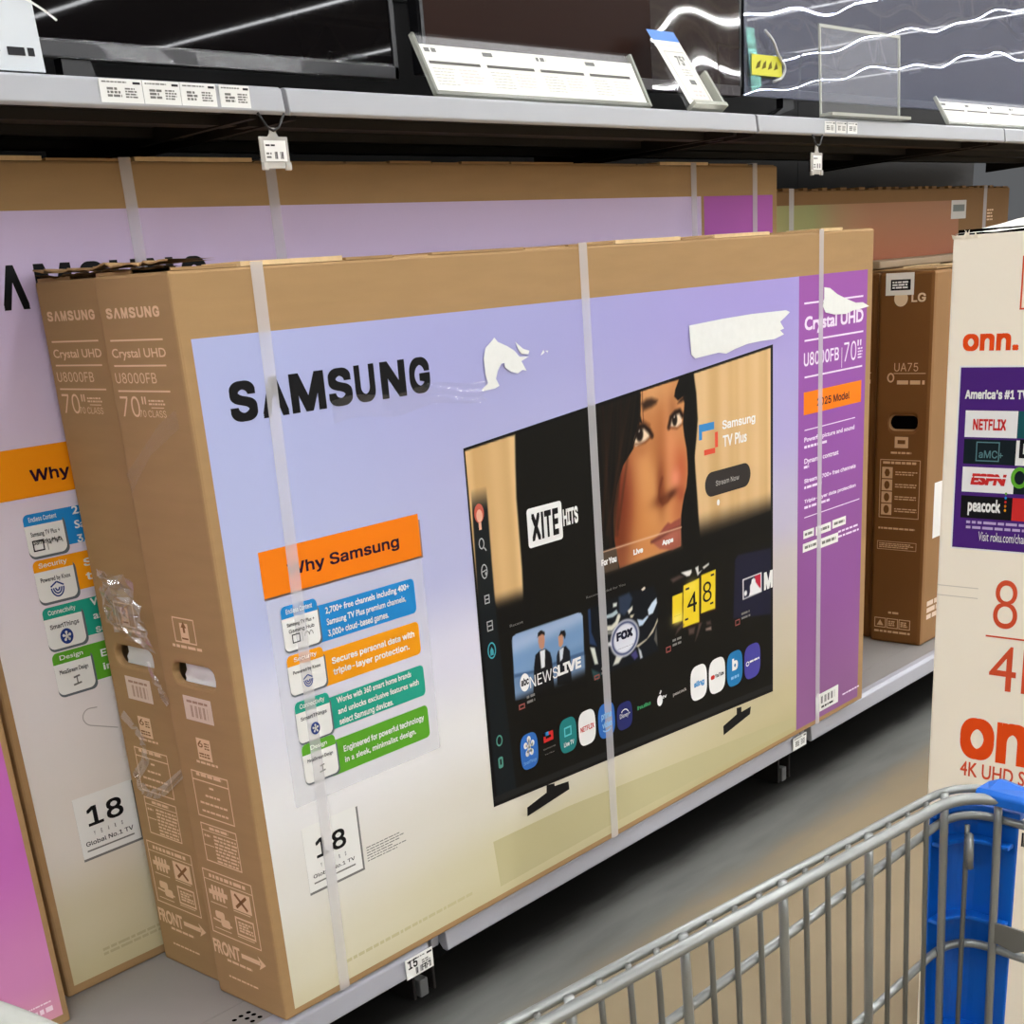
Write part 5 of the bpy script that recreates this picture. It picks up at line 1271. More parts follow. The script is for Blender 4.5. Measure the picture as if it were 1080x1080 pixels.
p.bars((q[0][0] + .03, q[1][1] - .028), (q[1][0], q[1][1] - .014), 1, LGP, 1, .7, .05)
q = [(0.0579, 0.5511), (0.0955, 0.5230)]; p.rect(q[0], q[1], LGP, 1); p.rect((q[0][0] + .008, q[1][1] + .01), (q[1][0] - .008, q[0][1] - .008), LGC, 2); p.bars((q[0][0] - .01, q[1][1] - .016), (q[1][0] + .01, q[1][1] - .009), 1, LGP, 1, .7, .02)
q = [(0.0187, 0.4931), (0.1321, 0.3414)]; p.frame(q[0], q[1], .0018, LGP, 1); x0, y1 = q[0]; x1, y0 = q[1]; h_ = y1 - y0
p.bars((x0 + .008, y1 - h_ * .08), (x1 - .008, y1 - h_ * .03), 1, LGP, 1, .8, .05)
for k in range(4):
    yy = y1 - h_ * (.13 + .21 * k); p.rect((x0 + .006, yy - h_ * .19), (x0 + .036, yy), LGP, 1); p.oval((x0 + .021, yy - h_ * .095), .008, .011, LGC, 2, 6 + k * 4)
    p.bars((x0 + .044, yy - h_ * .14), (x1 - .006, yy - h_ * .06), 2, LGP, 1, .5, .2)
q = [(0.0188, 0.3164), (0.1247, 0.3105)]; p.bars((q[0][0], q[1][1]), (q[1][0], q[0][1]), 1, LGP, 1, .8, .05)
q = [(0.0166, 0.2789), (0.1292, 0.2566)]; p.frame(q[0], q[1], .0014, LGP, 1); p.bars((q[0][0] + .006, q[1][1] + .004), (q[1][0] - .006, q[0][1] - .004), 3, LGP, 1, .6, .2)
q = [(0.0152, 0.0687), (0.1228, 0.0412)]; x0, y1 = q[0]; x1, y0 = q[1]; w_ = (x1 - x0) / 3
for k in range(3):
    p.frame((x0 + w_ * k, y0), (x0 + w_ * (k + .94), y1), .0022, LGP, 1)
    if k == 0: p.poly([(x0 + w_ * .2, y0 + .006), (x0 + w_ * .75, y0 + .006), (x0 + w_ * .47, y1 - .006)], LGP, 1)
    else: p.bars((x0 + w_ * (k + .15), y0 + .006), (x0 + w_ * (k + .8), y1 - .006), 3, LGP, 1, .7, .3)
p.bars((x0, y0 - .014), (x1, y0 - .006), 1, LGP, 1, .7, .02); p.bars((x0 + .04, y1 + .012), (x0 + .07, y1 + .02), 1, LGP, 1, .7, .02)
p.build('end_print', slim)
p = Print(E3(LGD)); c = [(0.0621, 0.8872)][0]; p.oval(c, .0185, .019, LGQ, 1)
q = [(0.0902, 0.8781), (0.1284, 0.8985)]; p.text('LG', q[0], q[1], LGQ, 1, .022); p.build('maker_lettering', slim)
p = Print(E3(LGD)); q = [(0.0199, 0.9474), (0.0961, 0.8951)]; p.rect(q[0], q[1], mat('off_white_sticker', (226, 222, 212), .6, .2), 2)
x0, y1 = q[0]; x1, y0 = q[1]; p.rect((x0 + (x1 - x0) * .18, y0 + (y1 - y0) * .22), (x1 - (x1 - x0) * .12, y1 - (y1 - y0) * .3), BLACK, 3)
p.bars((x0 + (x1 - x0) * .24, y0 + (y1 - y0) * .28), (x1 - (x1 - x0) * .18, y1 - (y1 - y0) * .36), 3, WHITE, 4, .6, .1); p.build('barcode_sticker', slim)
p = Print(F3); p.rect((.045, .285), (.30, .43), WHITE, 1); p.build('side_label', slim)
p = Print(F3); p.bars((.03, .065), (.30, .12), 3, mat('pale_brown_label', (226, 204, 184)), 1, .7, .1); p.build('front_print', slim)
slim2 = thing('television_box', 'slim dark brown box tucked behind the one with the barcode sticker, mostly hidden', 'box', (2.288, .238, DZ), 'slim dark brown boxes')
for ch in list(slim.children):
    if ch.name.split('.')[0] in ('carton', 'end_print', 'hole_backing', 'top_flap'): copy_part(ch, slim2)
a = MB(); a.box(.0, LGW, -.0005, LGD - .002, LGH + .006, LGH + .024, mat('tan_wrap_edge', (158, 136, 108), .5, .3)); a.build('top_wrap', slim2, .003)

# ------------------------------------------------------------------ tall white box standing across the aisle
OW, OD, OH = 1.66, .20, 1.192
ONNW = mat('cream_printed_board', (250, 241, 220), .55, .25, noise=(5, .03))
onn = thing('television_box', 'tall cream white television box standing on the floor at right, orange lettering and purple panel', 'box', (.74, -.66, 0))
a = MB()
a.add([(0, 0, 0), (OD, 0, 0), (OD, -OW, 0), (0, -OW, 0), (0, 0, OH - .006), (OD, 0, OH - .006), (OD, -OW, OH), (0, -OW, OH)],
      [(0, 1, 2, 3), (0, 3, 7, 4), (3, 2, 6, 7), (2, 1, 5, 6), (1, 0, 4, 5)], ONNW)
a.build('carton', onn, .004)
O3 = lambda u, v, e: (-e, -u, v)
a = MB(); r = random.Random(9)                       # black slab for the open top's shade, white flap lifting off it
a.box(.004, OD - .004, -OW + .01, -.006, OH - .03, OH + .0005, HOLE)
tf = [(-0.0035, 1.1791), (0.0938, 1.1828), (0.0035, 1.1875), (0.0933, 1.1892), (0.0171, 1.1913), (0.0923, 1.2028)]
s0 = (tf[3][1] - tf[2][1]) / (tf[3][0] - tf[2][0]); s1 = (tf[5][1] - tf[4][1]) / (tf[5][0] - tf[4][0])
n = 34; lo = []; hi = []; lb_ = []; hb_ = []
for k in range(n + 1):
    u = tf[2][0] + (OW - .03) * (k / n) ** 1.8
    z0 = tf[2][1] + s0 * (min(u, .22) - tf[2][0]) + r.uniform(-.0012, .0012)
    z1 = max(z0 + .0015, tf[4][1] + s1 * (min(u, .22) - tf[4][0]) + r.uniform(-.001, .001))
    x0 = r.uniform(-.002, .004)
    lo.append((x0, -u, z0)); hi.append((x0 + .02, -u, z1)); lb_.append((OD, -u, OH - .006)); hb_.append((OD, -u, max(z1 + .004, OH)))
vs = lo + hi + lb_ + hb_; m_ = n + 1; fs = []
for k in range(n): fs += [(k, k + 1, m_ + k + 1, m_ + k), (m_ + k, m_ + k + 1, 3 * m_ + k + 1, 3 * m_ + k), (k, 2 * m_ + k, 2 * m_ + k + 1, k + 1)]
a.add(vs, fs, mat('white_flap_board', (244, 240, 226), .7, .2))
for k in range(9):                                 # frayed paper at the corner
    u = .001 + k * .004; a.add([(-.001, -u, OH - .010), (-.001, -u - .006, OH - .010), (r.uniform(-.006, .002), -u + r.uniform(-.008, .004), OH - .006 + r.uniform(-.002, .007))], [(0, 1, 2)], ONNW)
a.build('top_flap', onn)
OORG = mat('vivid_orange_ink', (232, 78, 22), .5, .12); ORED = mat('brick_orange_ink', (214, 84, 50), .5, .12)
p = Print(O3)
q = [(0.0215, 1.0448), (0.0964, 1.0662)]; p.text('onn.', q[0], q[1], OORG, 2, .03, fit='box')
q = [(0.0852, 0.6786), (0.1193, 0.7465)]; w_ = q[1][0] - q[0][0]
p.text('85"', q[0], q[1], ORED, 2, -.022, ref='8', fit='box')
q = [(0.0765, 0.6659), (0.1310, 0.6643)]; p.rect((q[0][0], q[0][1] - .0012), (q[0][0] + .62, q[0][1] + .0012), ORED, 2)
q = [(0.0847, 0.5893), (0.1232, 0.6540)]; p.text('4K', q[0], q[1], ORED, 2, -.022, ref='4', fit='box')
q = [(0.0477, 0.4801), (0.0985, 0.5432)]; p.text('onn.', q[0], q[1], OORG, 2, .03, ref='o', fit='box')
q = [(0.0504, 0.4525), (0.1297, 0.4746)]; p.text('4K UHD Smart TV', q[0], q[1], ORED, 2, .012, ref='4K UHD')
q = [(0.0946, 1.1576), (0.0932, 1.0940)]; p.frame((q[0][0], q[1][1]), (q[0][0] + .5, q[0][1]), .0022, ORED, 2)
p.build('orange_lettering', onn)
p = Print(O3); VIO = mat('violet_panel_ink', (74, 36, 118), .5, .12)
q = [(0.0190, 1.0244), (0.0222, 0.7863)]; x0 = (q[0][0] + q[1][0]) / 2; y1, y0 = q[0][1], q[1][1]
p.rect((x0 - .002, y0 - .002), (x0 + .86, y1 + .002), WHITE, 1); p.rect((x0, y0), (x0 + .86, y1), VIO, 2)
q = [(0.0284, 0.9845), (0.1059, 0.9958)]; p.text("America's #1 TV streaming platform", q[0], q[1], WHITE, 3, .03, ref="America's #1 T")
q = [(0.0577, 0.7977), (0.1205, 0.8100)]; p.text('Visit roku.com/channels', q[0], q[1], WHITE, 3, .0, ref='Visit roku.com/che')
q = [(0.0393, 0.8176), (0.1137, 0.8257)]; p.bars((q[0][0], q[1][1] - .014), (x0 + .8, q[1][1]), 2, mat('pale_violet_ink', (190, 170, 210), .5, .12), 3, .5, .05)
rows = ([(0.0293, 0.9696), (0.1008, 0.9352)], [(0.0301, 0.9325), (0.1024, 0.9002)], [(0.0307, 0.8961), (0.1023, 0.8629)], [(0.0315, 0.8578), (0.1030, 0.8276)])
tx0 = sum(q[0][0] for q in rows) / 4; tx1 = sum(q[1][0] for q in rows) / 4; tw = tx1 - tx0
INKD = mat('near_black_teal_ink', (18, 30, 34), .5, .12)
cols = ((WHITE, mat('deep_teal_tile', (24, 84, 88), .5, .12), mat('tile_blue', (44, 78, 150), .5, .12), mat('tile_white2', (228, 228, 226), .5, .12)), (INKD, WHITE, VIO, INKD), (WHITE, INKD, WHITE, mat('tile_blue', (44, 78, 150))), (BLACK, RED, INKD, WHITE))
for k, q in enumerate(rows):
    for j in range(4): p.rect((tx0 + tw * j, q[1][1]), (tx0 + tw * (j + 1) - (.0008 if j else 0), q[0][1]), cols[k][j], 3)
q = [(0.0416, 0.9446), (0.0870, 0.9589)]; p.text('NETFLIX', q[0], q[1], RED, 4, .03)
q = [(0.0519, 0.9085), (0.0850, 0.9223)]; p.text('aMC+', (q[0][0], q[0][1]), (q[1][0], q[1][1] - .004), mat('dim_teal_ink', (88, 128, 132), .5, .12), 4, .01)
q = [(0.0477, 0.9040), (0.0801, 0.9296)]; p.frame(q[0], q[1], .0015, mat('dim_teal_ink', (88, 128, 132)), 4)
q = [(0.0422, 0.8728), (0.0895, 0.8878)]; p.text('ESPN', q[0], q[1], RED, 4, .06, slant=.18)
yy = (q[0][1] + q[1][1]) / 2; p.rect((q[0][0], yy + .002), (q[1][0] + .006, yy + .0038), WHITE, 5)
q = [(0.0405, 0.8368), (0.0864, 0.8543)]; p.text('peacock', q[0], q[1], WHITE, 4, .03)
q = [(0.0927, 0.8408)][0]
for k in range(5): p.oval((q[0], q[1] + k * .0055), .0016, .002, (AMBER, ORANGE, RED, BLUE, GREEN)[k], 4, 8)
q = [(0.1096, 0.8845)][0]; p.ring(q, .012, .014, .005, GREEN, 4, 18)
q = [(0.1108, 0.9160)][0]; p.text('D', (q[0] - .004, q[1] - .006), (q[0] + .016, q[1] + .018), BLACK, 4, .04, fit='box')
p.build('streaming_panel', onn)
p = Print(O3)
q = [(0.1103, 0.3597), (0.1519, 0.3836)]; p.code((q[0][0], q[0][1]), (q[0][0] + .09, q[0][1] + .022), DARKTXT, 2, 26)
q = [(0.0706, 0.4182), (0.1069, 0.4122)]; p.bars((q[0][0] - .01, q[1][1]), (q[1][0] + .3, q[0][1]), 3, DARKTXT, 2, .4, .5)
q = [(0.0176, 0.7304), (0.0619, 0.7310)]; p.rect((0.002, q[0][1]), (q[1][0], q[0][1] + .0012), mat('fold_line_cream', (214, 205, 186), .6, .2), 2); p.rect((0.002, q[0][1] - .014), (q[1][0], q[0][1] - .0128), mat('fold_line_cream', (214, 205, 186)), 2)
p.build('small_print', onn)

# ------------------------------------------------------------------ televisions on the upper shelf
SZ = DZ + 1.277
def wavy_sheet(mb, x0, x1, z0, z1, y, amp, seed, m, nx=90, nz=40):
    r = random.Random(seed); ph = [r.uniform(0, 6.28) for _ in range(6)]; vs = []; fs = []
    for j in range(nz + 1):
        for i in range(nx + 1):
            x = x0 + (x1 - x0) * i / nx; z = z0 + (z1 - z0) * j / nz
            d = math.sin(x * 11 + ph[0] + 1.2 * math.sin(z * 9 + ph[1])) + .6 * math.sin(x * 23 + z * 14 + ph[2]) + .5 * math.sin(z * 21 - x * 5 + ph[3])
            vs.append((x, y - amp * 2.2 - amp * d, z))
    for j in range(nz):
        for i in range(nx): fs.append((j * (nx + 1) + i, j * (nx + 1) + i + 1, (j + 1) * (nx + 1) + i + 1, (j + 1) * (nx + 1) + i))
    mb.add(vs, fs, m, True)
def television(label, x0, x1, zb, h, screen, legs, bez=.010, chin=.016, chin_m=None):
    t = thing('television', label, 'television', (x0, .30, SZ), 'televisions displayed on the upper shelf'); w_ = x1 - x0; b0 = zb - 1.277
    a = MB(); a.box(0, w_, 0, .025, b0, b0 + h, TVBLACK); a.box(w_ * .1, w_ * .9, .025, .06, b0 + .03, b0 + h * .6, TVBLACK); a.build('cabinet', t, .003)
    a = MB(); a.box(bez, w_ - bez, -.0015, .001, b0 + chin, b0 + h - bez, screen); a.build('screen', t)
    a = MB()
    for (xa, xb, za, zc) in ((0, w_, b0, b0 + chin), (0, w_, b0 + h - bez, b0 + h)): a.box(xa, xb, -.004, .0, za, zc, chin_m or TVBLACK)
    for xa, xb in ((0, bez), (w_ - bez, w_)): a.box(xa, xb, -.004, 0, b0, b0 + h, TVBLACK)
    a.build('bezel', t, .001)
    for lx in legs:
        a = MB(); x = lx - x0
        a.prism([(x - .02, .005, b0 + .01), (x + .02, .005, b0 + .01), (x + .03, .005, b0 - .02), (x + .16 * (1 if lx > (x0 + x1) / 2 else -1) + .0, .005, .0), (x + .12 * (1 if lx > (x0 + x1) / 2 else -1), .005, .0), (x - .02, .005, b0 - .02)][::1], (0, .018, 0), TVBLACK)
        a.box(x - .012, x + .012, -.08, .10, .0, .012, TVBLACK); a.build('stand_leg', t)
    return t
CHIN = mat('satin_grey_bezel', (58, 58, 60), .3, .4)
tv1 = television('black television furthest left on the upper shelf, crinkled film along its lower edge', -.85, .715, 1.322, .90, SCREEN, (-.55, .12), chin=.018, chin_m=CHIN)
a = MB(); wavy_sheet(a, .84, 1.56, .044, .066, -.002, .0010, 3, film('shiny_film_strip', .93, .12, body=.02)); a.build('film', tv1)
SCR2 = mat('dark_brown_screen', (44, 27, 21), .4, .04)
tv2 = television('middle smaller television with a dark brown screen behind the wide sign holder', .775, 1.745, 1.333, .57, SCR2, (.93, 1.60), bez=.008, chin=.020, chin_m=mat('dark_plum_bezel', (52, 40, 42), .3, .5))
a = MB(); wavy_sheet(a, .64, .962, .058, .60, -.004, .0005, 5, film('loose_screen_film', .80, .03)); a.build('film', tv2)
tv3 = television('largest television at the right of the upper shelf, wrapped in shiny rippled film', 1.757, 3.32, 1.338, .88, SCREEN, (1.95, 3.10), bez=.009, chin=.016)
a = MB(); wavy_sheet(a, -.004, 1.567, .058, .95, -.004, .00026, 7, film('rippled_shrink_film', .74, .01, tint=(206, 210, 234), body=.20), 130, 80); a.build('film', tv3)
p = Print(lambda u, v, e: (u - 1.757, -.016 - e, v + DZ - SZ)); q = [(1.7649, 1.4143), (1.8892, 1.3744)]
p.rect(q[0], q[1], mat('yellow_tag', (226, 222, 60), .4, .4), 1)
w_ = q[1][0] - q[0][0]; h_ = q[0][1] - q[1][1]
for k in range(4): p.poly([(q[0][0] + w_ * (.12 + .2 * k), q[1][1] + h_ * .3), (q[0][0] + w_ * (.26 + .2 * k), q[1][1] + h_ * .4), (q[0][0] + w_ * (.30 + .17 * k), q[1][1] + h_ * .75), (q[0][0] + w_ * (.18 + .2 * k), q[1][1] + h_ * .6)], mat('olive_tag_print', (110, 100, 30), .5, .12), 2)
p.build('energy_tag', tv3)
a = MB(); q = [(u - 1.757, -.02, v + DZ - SZ) for u, v in [(1.8132, 1.4604), (1.8489, 1.4425), (1.8670, 1.4163), (1.9003, 1.3940), (1.8854, 1.3725), (1.8486, 1.3641)]]
a.tube(fillet(q, .03), .003, mat('milky_cord', (206, 206, 206), .4, .4), 8); a.build('film_edge', tv3)
a = MB(); q = [(u - 1.757, -.012, v + DZ - SZ) for u, v in [(1.7469, 1.4627), (1.7562, 1.3971), (1.7694, 1.3371)]]
a.add([(q[0][0], -.014, q[0][2]), (q[0][0] + .03, -.014, q[0][2]), (q[2][0] + .04, -.014, q[2][2] + .02), (q[2][0], -.014, q[2][2])], [(0, 1, 2, 3)], film('teal_film_edge', .5, .1, tint=(150, 214, 200), body=.3)); a.build('film_edge', tv3)

# ------------------------------------------------------------------ signs on the upper shelf
def leaning(label, name, x0, x1, y, h, lean, cat, build, skew=0.0):
    t = thing(name, label, cat, (x0, y, SZ)); w_ = x1 - x0; H = math.hypot(h, lean); ty = lean / H; tz = h / H
    to3 = lambda u, v, e: (u + skew * v, v * ty - e * tz, .004 + v * tz + e * ty)
    build(t, w_, H, to3, ty, tz); return t
def slab(to3, u0, u1, v0, v1, e0, e1, m):
    a = MB(); P = [to3(u, v, e) for e in (e0, e1) for u, v in ((u0, v0), (u1, v0), (u1, v1), (u0, v1))]
    a.add(P, [(3, 2, 1, 0), (4, 5, 6, 7), (0, 1, 5, 4), (1, 2, 6, 5), (2, 3, 7, 6), (3, 0, 4, 7)], m); return a
PAPERC = mat('cream_sign_paper', (240, 238, 226), .5, .3); ACE = mat('acrylic_edge', (206, 208, 196), .2, .6, alpha=.6)
def wide_sign(cols):
    def f(t, w_, H, to3, ty, tz):
        slab(to3, 0, w_, 0, H, -.004, -.002, ACRYL).build('acrylic_back', t)
        a = slab(to3, 0, .006, 0, H, -.004, .004, ACE)
        for q in ((w_ - .006, w_, 0, H), (0, w_, 0, .006)):
            b_ = slab(to3, q[0], q[1], q[2], q[3], -.004, .004, ACE); a.add(b_.v, b_.f, ACE)
        a.build('acrylic_edge', t)
        slab(to3, 0, w_, 0, H, .003, .004, film('clear_acrylic_front', .99, .45)).build('acrylic_front', t)
        p = Print(to3); p.rect((.008, .008), (w_ - .008, H * .84), PAPERC, 2)
        cw = (w_ - .03) / cols
        for k in range(cols):
            x = .016 + cw * k; top = H * .80
            p.bars((x, top - .010), (x + cw * .2, top), 1, GREYTXT, 4, .7, .02)
            p.rect((x, H * .52), (x + cw * .88, H * .57), mat('sign_bar_grey', (92, 90, 84), .5, .12), 4)
            p.bars((x + .002, H * .16), (x + cw * .40, H * .47), 6, mat('sign_print_grey', (200, 196, 186), .5, .12), 4, .35, .25)
            p.bars((x + cw * .46, H * .20), (x + cw * .86, H * .47), 5, mat('sign_print_rose', (222, 208, 200), .5, .12), 4, .4, .25)
        p.build('paper_insert', t)
    return f
leaning('wide clear sign holder with a four column sheet, before the dark brown screen', 'sign_holder', .655, 1.222, .160, .090, .045, 'sign', wide_sign(4))
leaning('clear sign holder with a printed sheet at the right end of the upper shelf', 'sign_holder', 2.475, 3.06, .160, .066, .040, 'sign', wide_sign(4))
def small_sign(t, w_, H, to3, ty, tz):
    slab(to3, -.006, w_ + .012, .0, H * .55, -.006, -.003, ACRYL).build('acrylic_back', t)
    a = slab(to3, -.008, w_ + .014, 0, .008, -.006, .016, ACE); b_ = slab(to3, w_ + .004, w_ + .012, 0, H * .45, -.006, .014, ACE); a.add(b_.v, b_.f, ACE); a.build('acrylic_foot', t)
    p = Print(to3); p.rect((0, .004), (w_, H), PAPERC, 2); p.rect((0, H * .87), (w_, H), mat('sign_blue', (74, 132, 220), .4, .35), 3)
    p.rect((w_ * .1, H * .80), (w_ * .9, H * .815), mat('sign_print_rose', (222, 208, 200)), 4); p.frame((w_ * .16, H * .12), (w_ * .92, H * .74), .003, mat('sign_print_grey', (200, 196, 186)), 4)
    p.text('75"', (w_ * .45, H * .56), (w_ * .8, H * .68), GREYTXT, 5, .02)
    p.bars((w_ * .45, H * .42), (w_ * .8, H * .52), 3, mat('sign_print_grey', (200, 196, 186)), 5); p.rect((w_ * .5, H * .32), (w_ * .72, H * .38), GREYTXT, 5); p.bars((w_ * .4, H * .16), (w_ * .84, H * .26), 2, mat('sign_print_rose', (222, 208, 200)), 5)
    p.build('paper_card', t)
leaning('small price card with a blue header on a clear easel, right of the wide sign', 'price_card', 1.358, 1.448, .160, .150, .105, 'sign', small_sign)
def blank_sign(t, w_, H, to3, ty, tz):
    slab(to3, 0, w_, 0, H, -.001, .001, film('thin_clear_acrylic', .97, .3, body=.03)).build('acrylic_sheet', t)
    a = slab(to3, 0, .005, 0, H, -.002, .002, ACE)
    for q in ((w_ - .005, w_, 0, H), (0, w_, H - .006, H)):
        b_ = slab(to3, q[0], q[1], q[2], q[3], -.002, .002, ACE); a.add(b_.v, b_.f, ACE)
    a.build('acrylic_edge', t)
    slab(to3, 0, w_, 0, .006, -.002, .03, ACE).build('acrylic_foot', t)
leaning('empty clear acrylic sign holder standing before the film wrapped television', 'sign_holder', 1.842, 2.212, .160, .178, .006, 'sign', blank_sign)
def card_sign(t, w_, H, to3, ty, tz):
    slab(to3, 0, w_, 0, H, -.004, 0, mat('pale_grey_board', (206, 212, 216), .28, .4)).build('board', t)
    p = Print(to3); p.bars((w_ * .45, .018), (w_ * .86, .026), 1, GREYTXT, 2, .6, .1); p.bars((w_ * .86, .016), (w_ * .97, .026), 1, DARKTXT, 2, .9, .02)
    p.text('.', (w_ * .80, .102), (w_ * .82, .108), DARKTXT, 2, .02, fit='box'); p.bars((w_ * .66, .10), (w_ * .86, .112), 1, GREYTXT, 2, .6, .1)
    for k, (cx, cy, rx, ry) in enumerate(((.16, -.01, .16, .085), (.10, .02, .20, .085))): p.ring((w_ * .5 + cx - .1, cy + .02), rx, ry, .003, WHITE, 2, 24, .6, 1.5)  # white arcs paint reflections onto the glossy card
    p.build('card_print_and_glare', t)
leaning('pale grey glossy card at the far left end of the upper shelf', 'sign_card', -.34, -.016, .160, .26, .012, 'sign', card_sign)

# ------------------------------------------------------------------ price labels and hanging tags
def price_label(label, cx, w_, zb, h_, y, lead=None, tilt=.10):
    t = MB(); pr_ = Print(lambda u, v, e: (cx + u, y - .0012 - e - v * 0 + v * tilt * 0, DZ + zb + v))
    pr_.mb.box(cx - w_ / 2, cx + w_ / 2, y - .0012, y + .0, DZ + zb, DZ + zb + h_, WHITE)
    a, b_ = -w_ / 2, w_ / 2
    pr_.bars((a + w_ * .06, h_ * .82), (b_ - w_ * .3, h_ * .92), 1, GREYTXT, 1, .6, .1); pr_.rect((b_ - w_ * .22, h_ * .80), (b_ - w_ * .04, h_ * .90), DARKTXT, 1)
    if lead: pr_.text(lead, (a + w_ * .08, h_ * .48), (a + w_ * .42, h_ * .92), BLACK, 2, .02)
    else: pr_.bars((a + w_ * .16, h_ * .22), (a + w_ * .5, h_ * .66), 3, GREYTXT, 1, .7, .4)
    pr_.bars((a + w_ * .58, h_ * .2), (b_ - w_ * .10, h_ * .66), 4, GREYTXT, 1, .6, .3)
    if lead: pr_.code((a + w_ * .3, h_ * .1), (b_ - w_ * .1, h_ * .42), DARKTXT, 2, 18)
    o = pr_.build('price_label'); return tag(o, label, 'price label', 'price labels on the shelf edges')
where = ('first from the left of the four', 'second from the left of the four', 'third from the left of the four', 'right-hand one of the four')
for k, (cx, w_) in enumerate(((.071, .062), (.131, .056), (.188, .056), (.247, .050))):
    price_label('white price label on the upper shelf edge, ' + where[k], cx, w_, 1.2485, .0265, .1385)
for k, cx in enumerate((1.845, 1.895, 1.945)):
    price_label('small white price label under the empty clear holder, ' + ('left', 'middle', 'right')[k] + ' of three', cx, .044, 1.2485, .022, .1385)
price_label('white price label reading 15 on the bottom shelf lip below the front box', [(0.2737, -0.0221)][0][0], .062, -.044, .036, -.0035, '15')
price_label('white price label on the bottom shelf lip near the front box right end', 1.514, .058, -.040, .030, .0085)
def hang_tag(label, x, z0, z1, w_):
    t = thing('label_holder', label, 'label holder', (x, .132, DZ + z1 + .03), 'clear label holders hanging from the upper shelf')
    top = .0; zt = 1.243 - (z1 + .03)
    a = MB(); a.tube([(-w_ * .55, 0, zt), (-w_ * .25, -.002, zt - .018), (0, -.002, zt - .022), (w_ * .25, -.002, zt - .018), (w_ * .6, 0, zt)], .0018, TVBLACK, 6); a.build('clip', t)
    CLR = mat('milky_clear_plastic', (222, 218, 210), .25, .5, alpha=.62)
    a = MB(); a.prism([(-.004, 0, zt - .018), (.004, 0, zt - .018), (.006, 0, -.024), (w_ * .3, 0, -.032), (-w_ * .3, 0, -.032), (-.006, 0, -.024)], (0, .002, 0), CLR); a.build('stem', t)
    a = MB(); a.box(-w_ * .62, w_ * .62, .0, .003, z0 - z1 - .04, -.028, CLR); a.box(-w_ * .62, -w_ * .4, -.003, .003, z0 - z1 - .042, z0 - z1 - .032, CLR); a.box(w_ * .4, w_ * .62, -.003, .003, z0 - z1 - .042, z0 - z1 - .032, CLR); a.build('pocket', t, .001)
    p = Print(lambda u, v, e: (u, -.001 - e, v)); h0 = z0 - z1 - .031; h1 = -.033
    p.rect((-w_ * .48, h0), (w_ * .48, h1), WHITE, 1); p.bars((-w_ * .42, h1 - .008), (w_ * .1, h1 - .004), 1, DARKTXT, 2); p.code((-w_ * .1, h0 + .003), (w_ * .38, h0 + .012), DARKTXT, 2, 10); p.bars((-w_ * .42, h0 + .003), (-w_ * .15, h0 + .012), 2, GREYTXT, 2)
    p.build('paper_label', t)
hang_tag('clear label holder hanging under the upper shelf, left of the two', .299, 1.184, 1.212, .040)
hang_tag('clear label holder hanging under the upper shelf, right of the two', 1.781, 1.176, 1.206, .038)

# ------------------------------------------------------------------ shopping cart in the foreground
CART = mat('zinc_plated_wire', (150, 152, 148), .34, .5, metal=.55, noise=(30, .12))
CARTD = mat('zinc_plated_wire_dull', (120, 120, 114), .42, .5, metal=.5, noise=(30, .12))
CBLUE = mat('blue_cart_plastic', (8, 98, 196), .35, .45)
cart = thing('shopping_cart', 'grey wire shopping cart with blue plastic corner guard in the right foreground', 'shopping cart', (-.078, -1.068, 0), rz=math.radians(-6.6))
# local axes: x forwards (front corner at 0), y to the left (far side 0, near side negative), z up
RIMZ = .62 + DZ; CW = .58; CL = .92
def rim(off, z, r_, m):
    return fillet([(-CL, off, z), (off, off, z), (off, -CW - off, z), (-CL, -CW - off, z)], .045, 8), r_
a = MB()
pth, r_ = rim(0.0, RIMZ, .0046, CART); a.tube(pth, r_, CART, 12)
pth, r_ = rim(.0138, RIMZ + .001, .0034, CART); a.tube(pth, r_, CART, 10)
a.build('top_rim', cart)
def rail(zf, zr, ins, name):
    a = MB(); zf += DZ; zr += DZ; i = ins
    P = fillet([(-CL, i, zr), (i, i, zf), (i, -CW - i, zf), (-CL, -CW - i, zr)], .035, 8)
    a.tube(P, .0036, CART, 10); a.build(name, cart)
rail(.598, .500, .0125, 'side_rail'); rail(.484, .335, .0105, 'side_rail'); rail(.36, .20, .008, 'side_rail')
bot = .17 + DZ
def upright_wire(x, y, thick, top=RIMZ, low=None, lean=(0, 0)):
    a = MB(); r_ = .0034 if thick else .0021; z0 = bot if low is None else low
    a.tube([(x, y, top + .0035), (x + lean[0] * .1, y + lean[1] * .1, top - .03), (x + lean[0], y + lean[1], z0)], r_, CARTD if not thick else CART, 8)
    a.build('upright_wire', cart)
k = 0; x = -.021
while x > -CL + .01:
    upright_wire(x, .0070, k % 4 == 0, lean=(.012 + .010 * (x / -CL), -.004)); upright_wire(x, -CW - .007, k % 4 == 0, lean=(.012, .004)); x -= .0257; k += 1
y = -.0235; k = 0
while y > -CW + .02:
    upright_wire(.0070, y, k % 3 == 0 and k < 4 or k % 4 == 0, lean=(-.004, -.012)); y -= .0335; k += 1
upright_wire(-.004, -.0045, None, top=RIMZ - .030, lean=(0, -.004))
a = MB()                                            # basket floor
for j in range(18): yy = -.01 - j * (CW - .02) / 17; a.tube([(-CL, yy, bot - .06), (-.004, yy, bot)], .0024, CARTD, 6)
for j in range(9): xx = -CL + j * (CL - .01) / 8; a.tube([(xx, -.006, bot - .06 + .06 * (xx + CL) / CL), (xx, -CW + .006, bot - .06 + .06 * (xx + CL) / CL)], .0034, CARTD, 6)
a.build('basket_floor', cart)
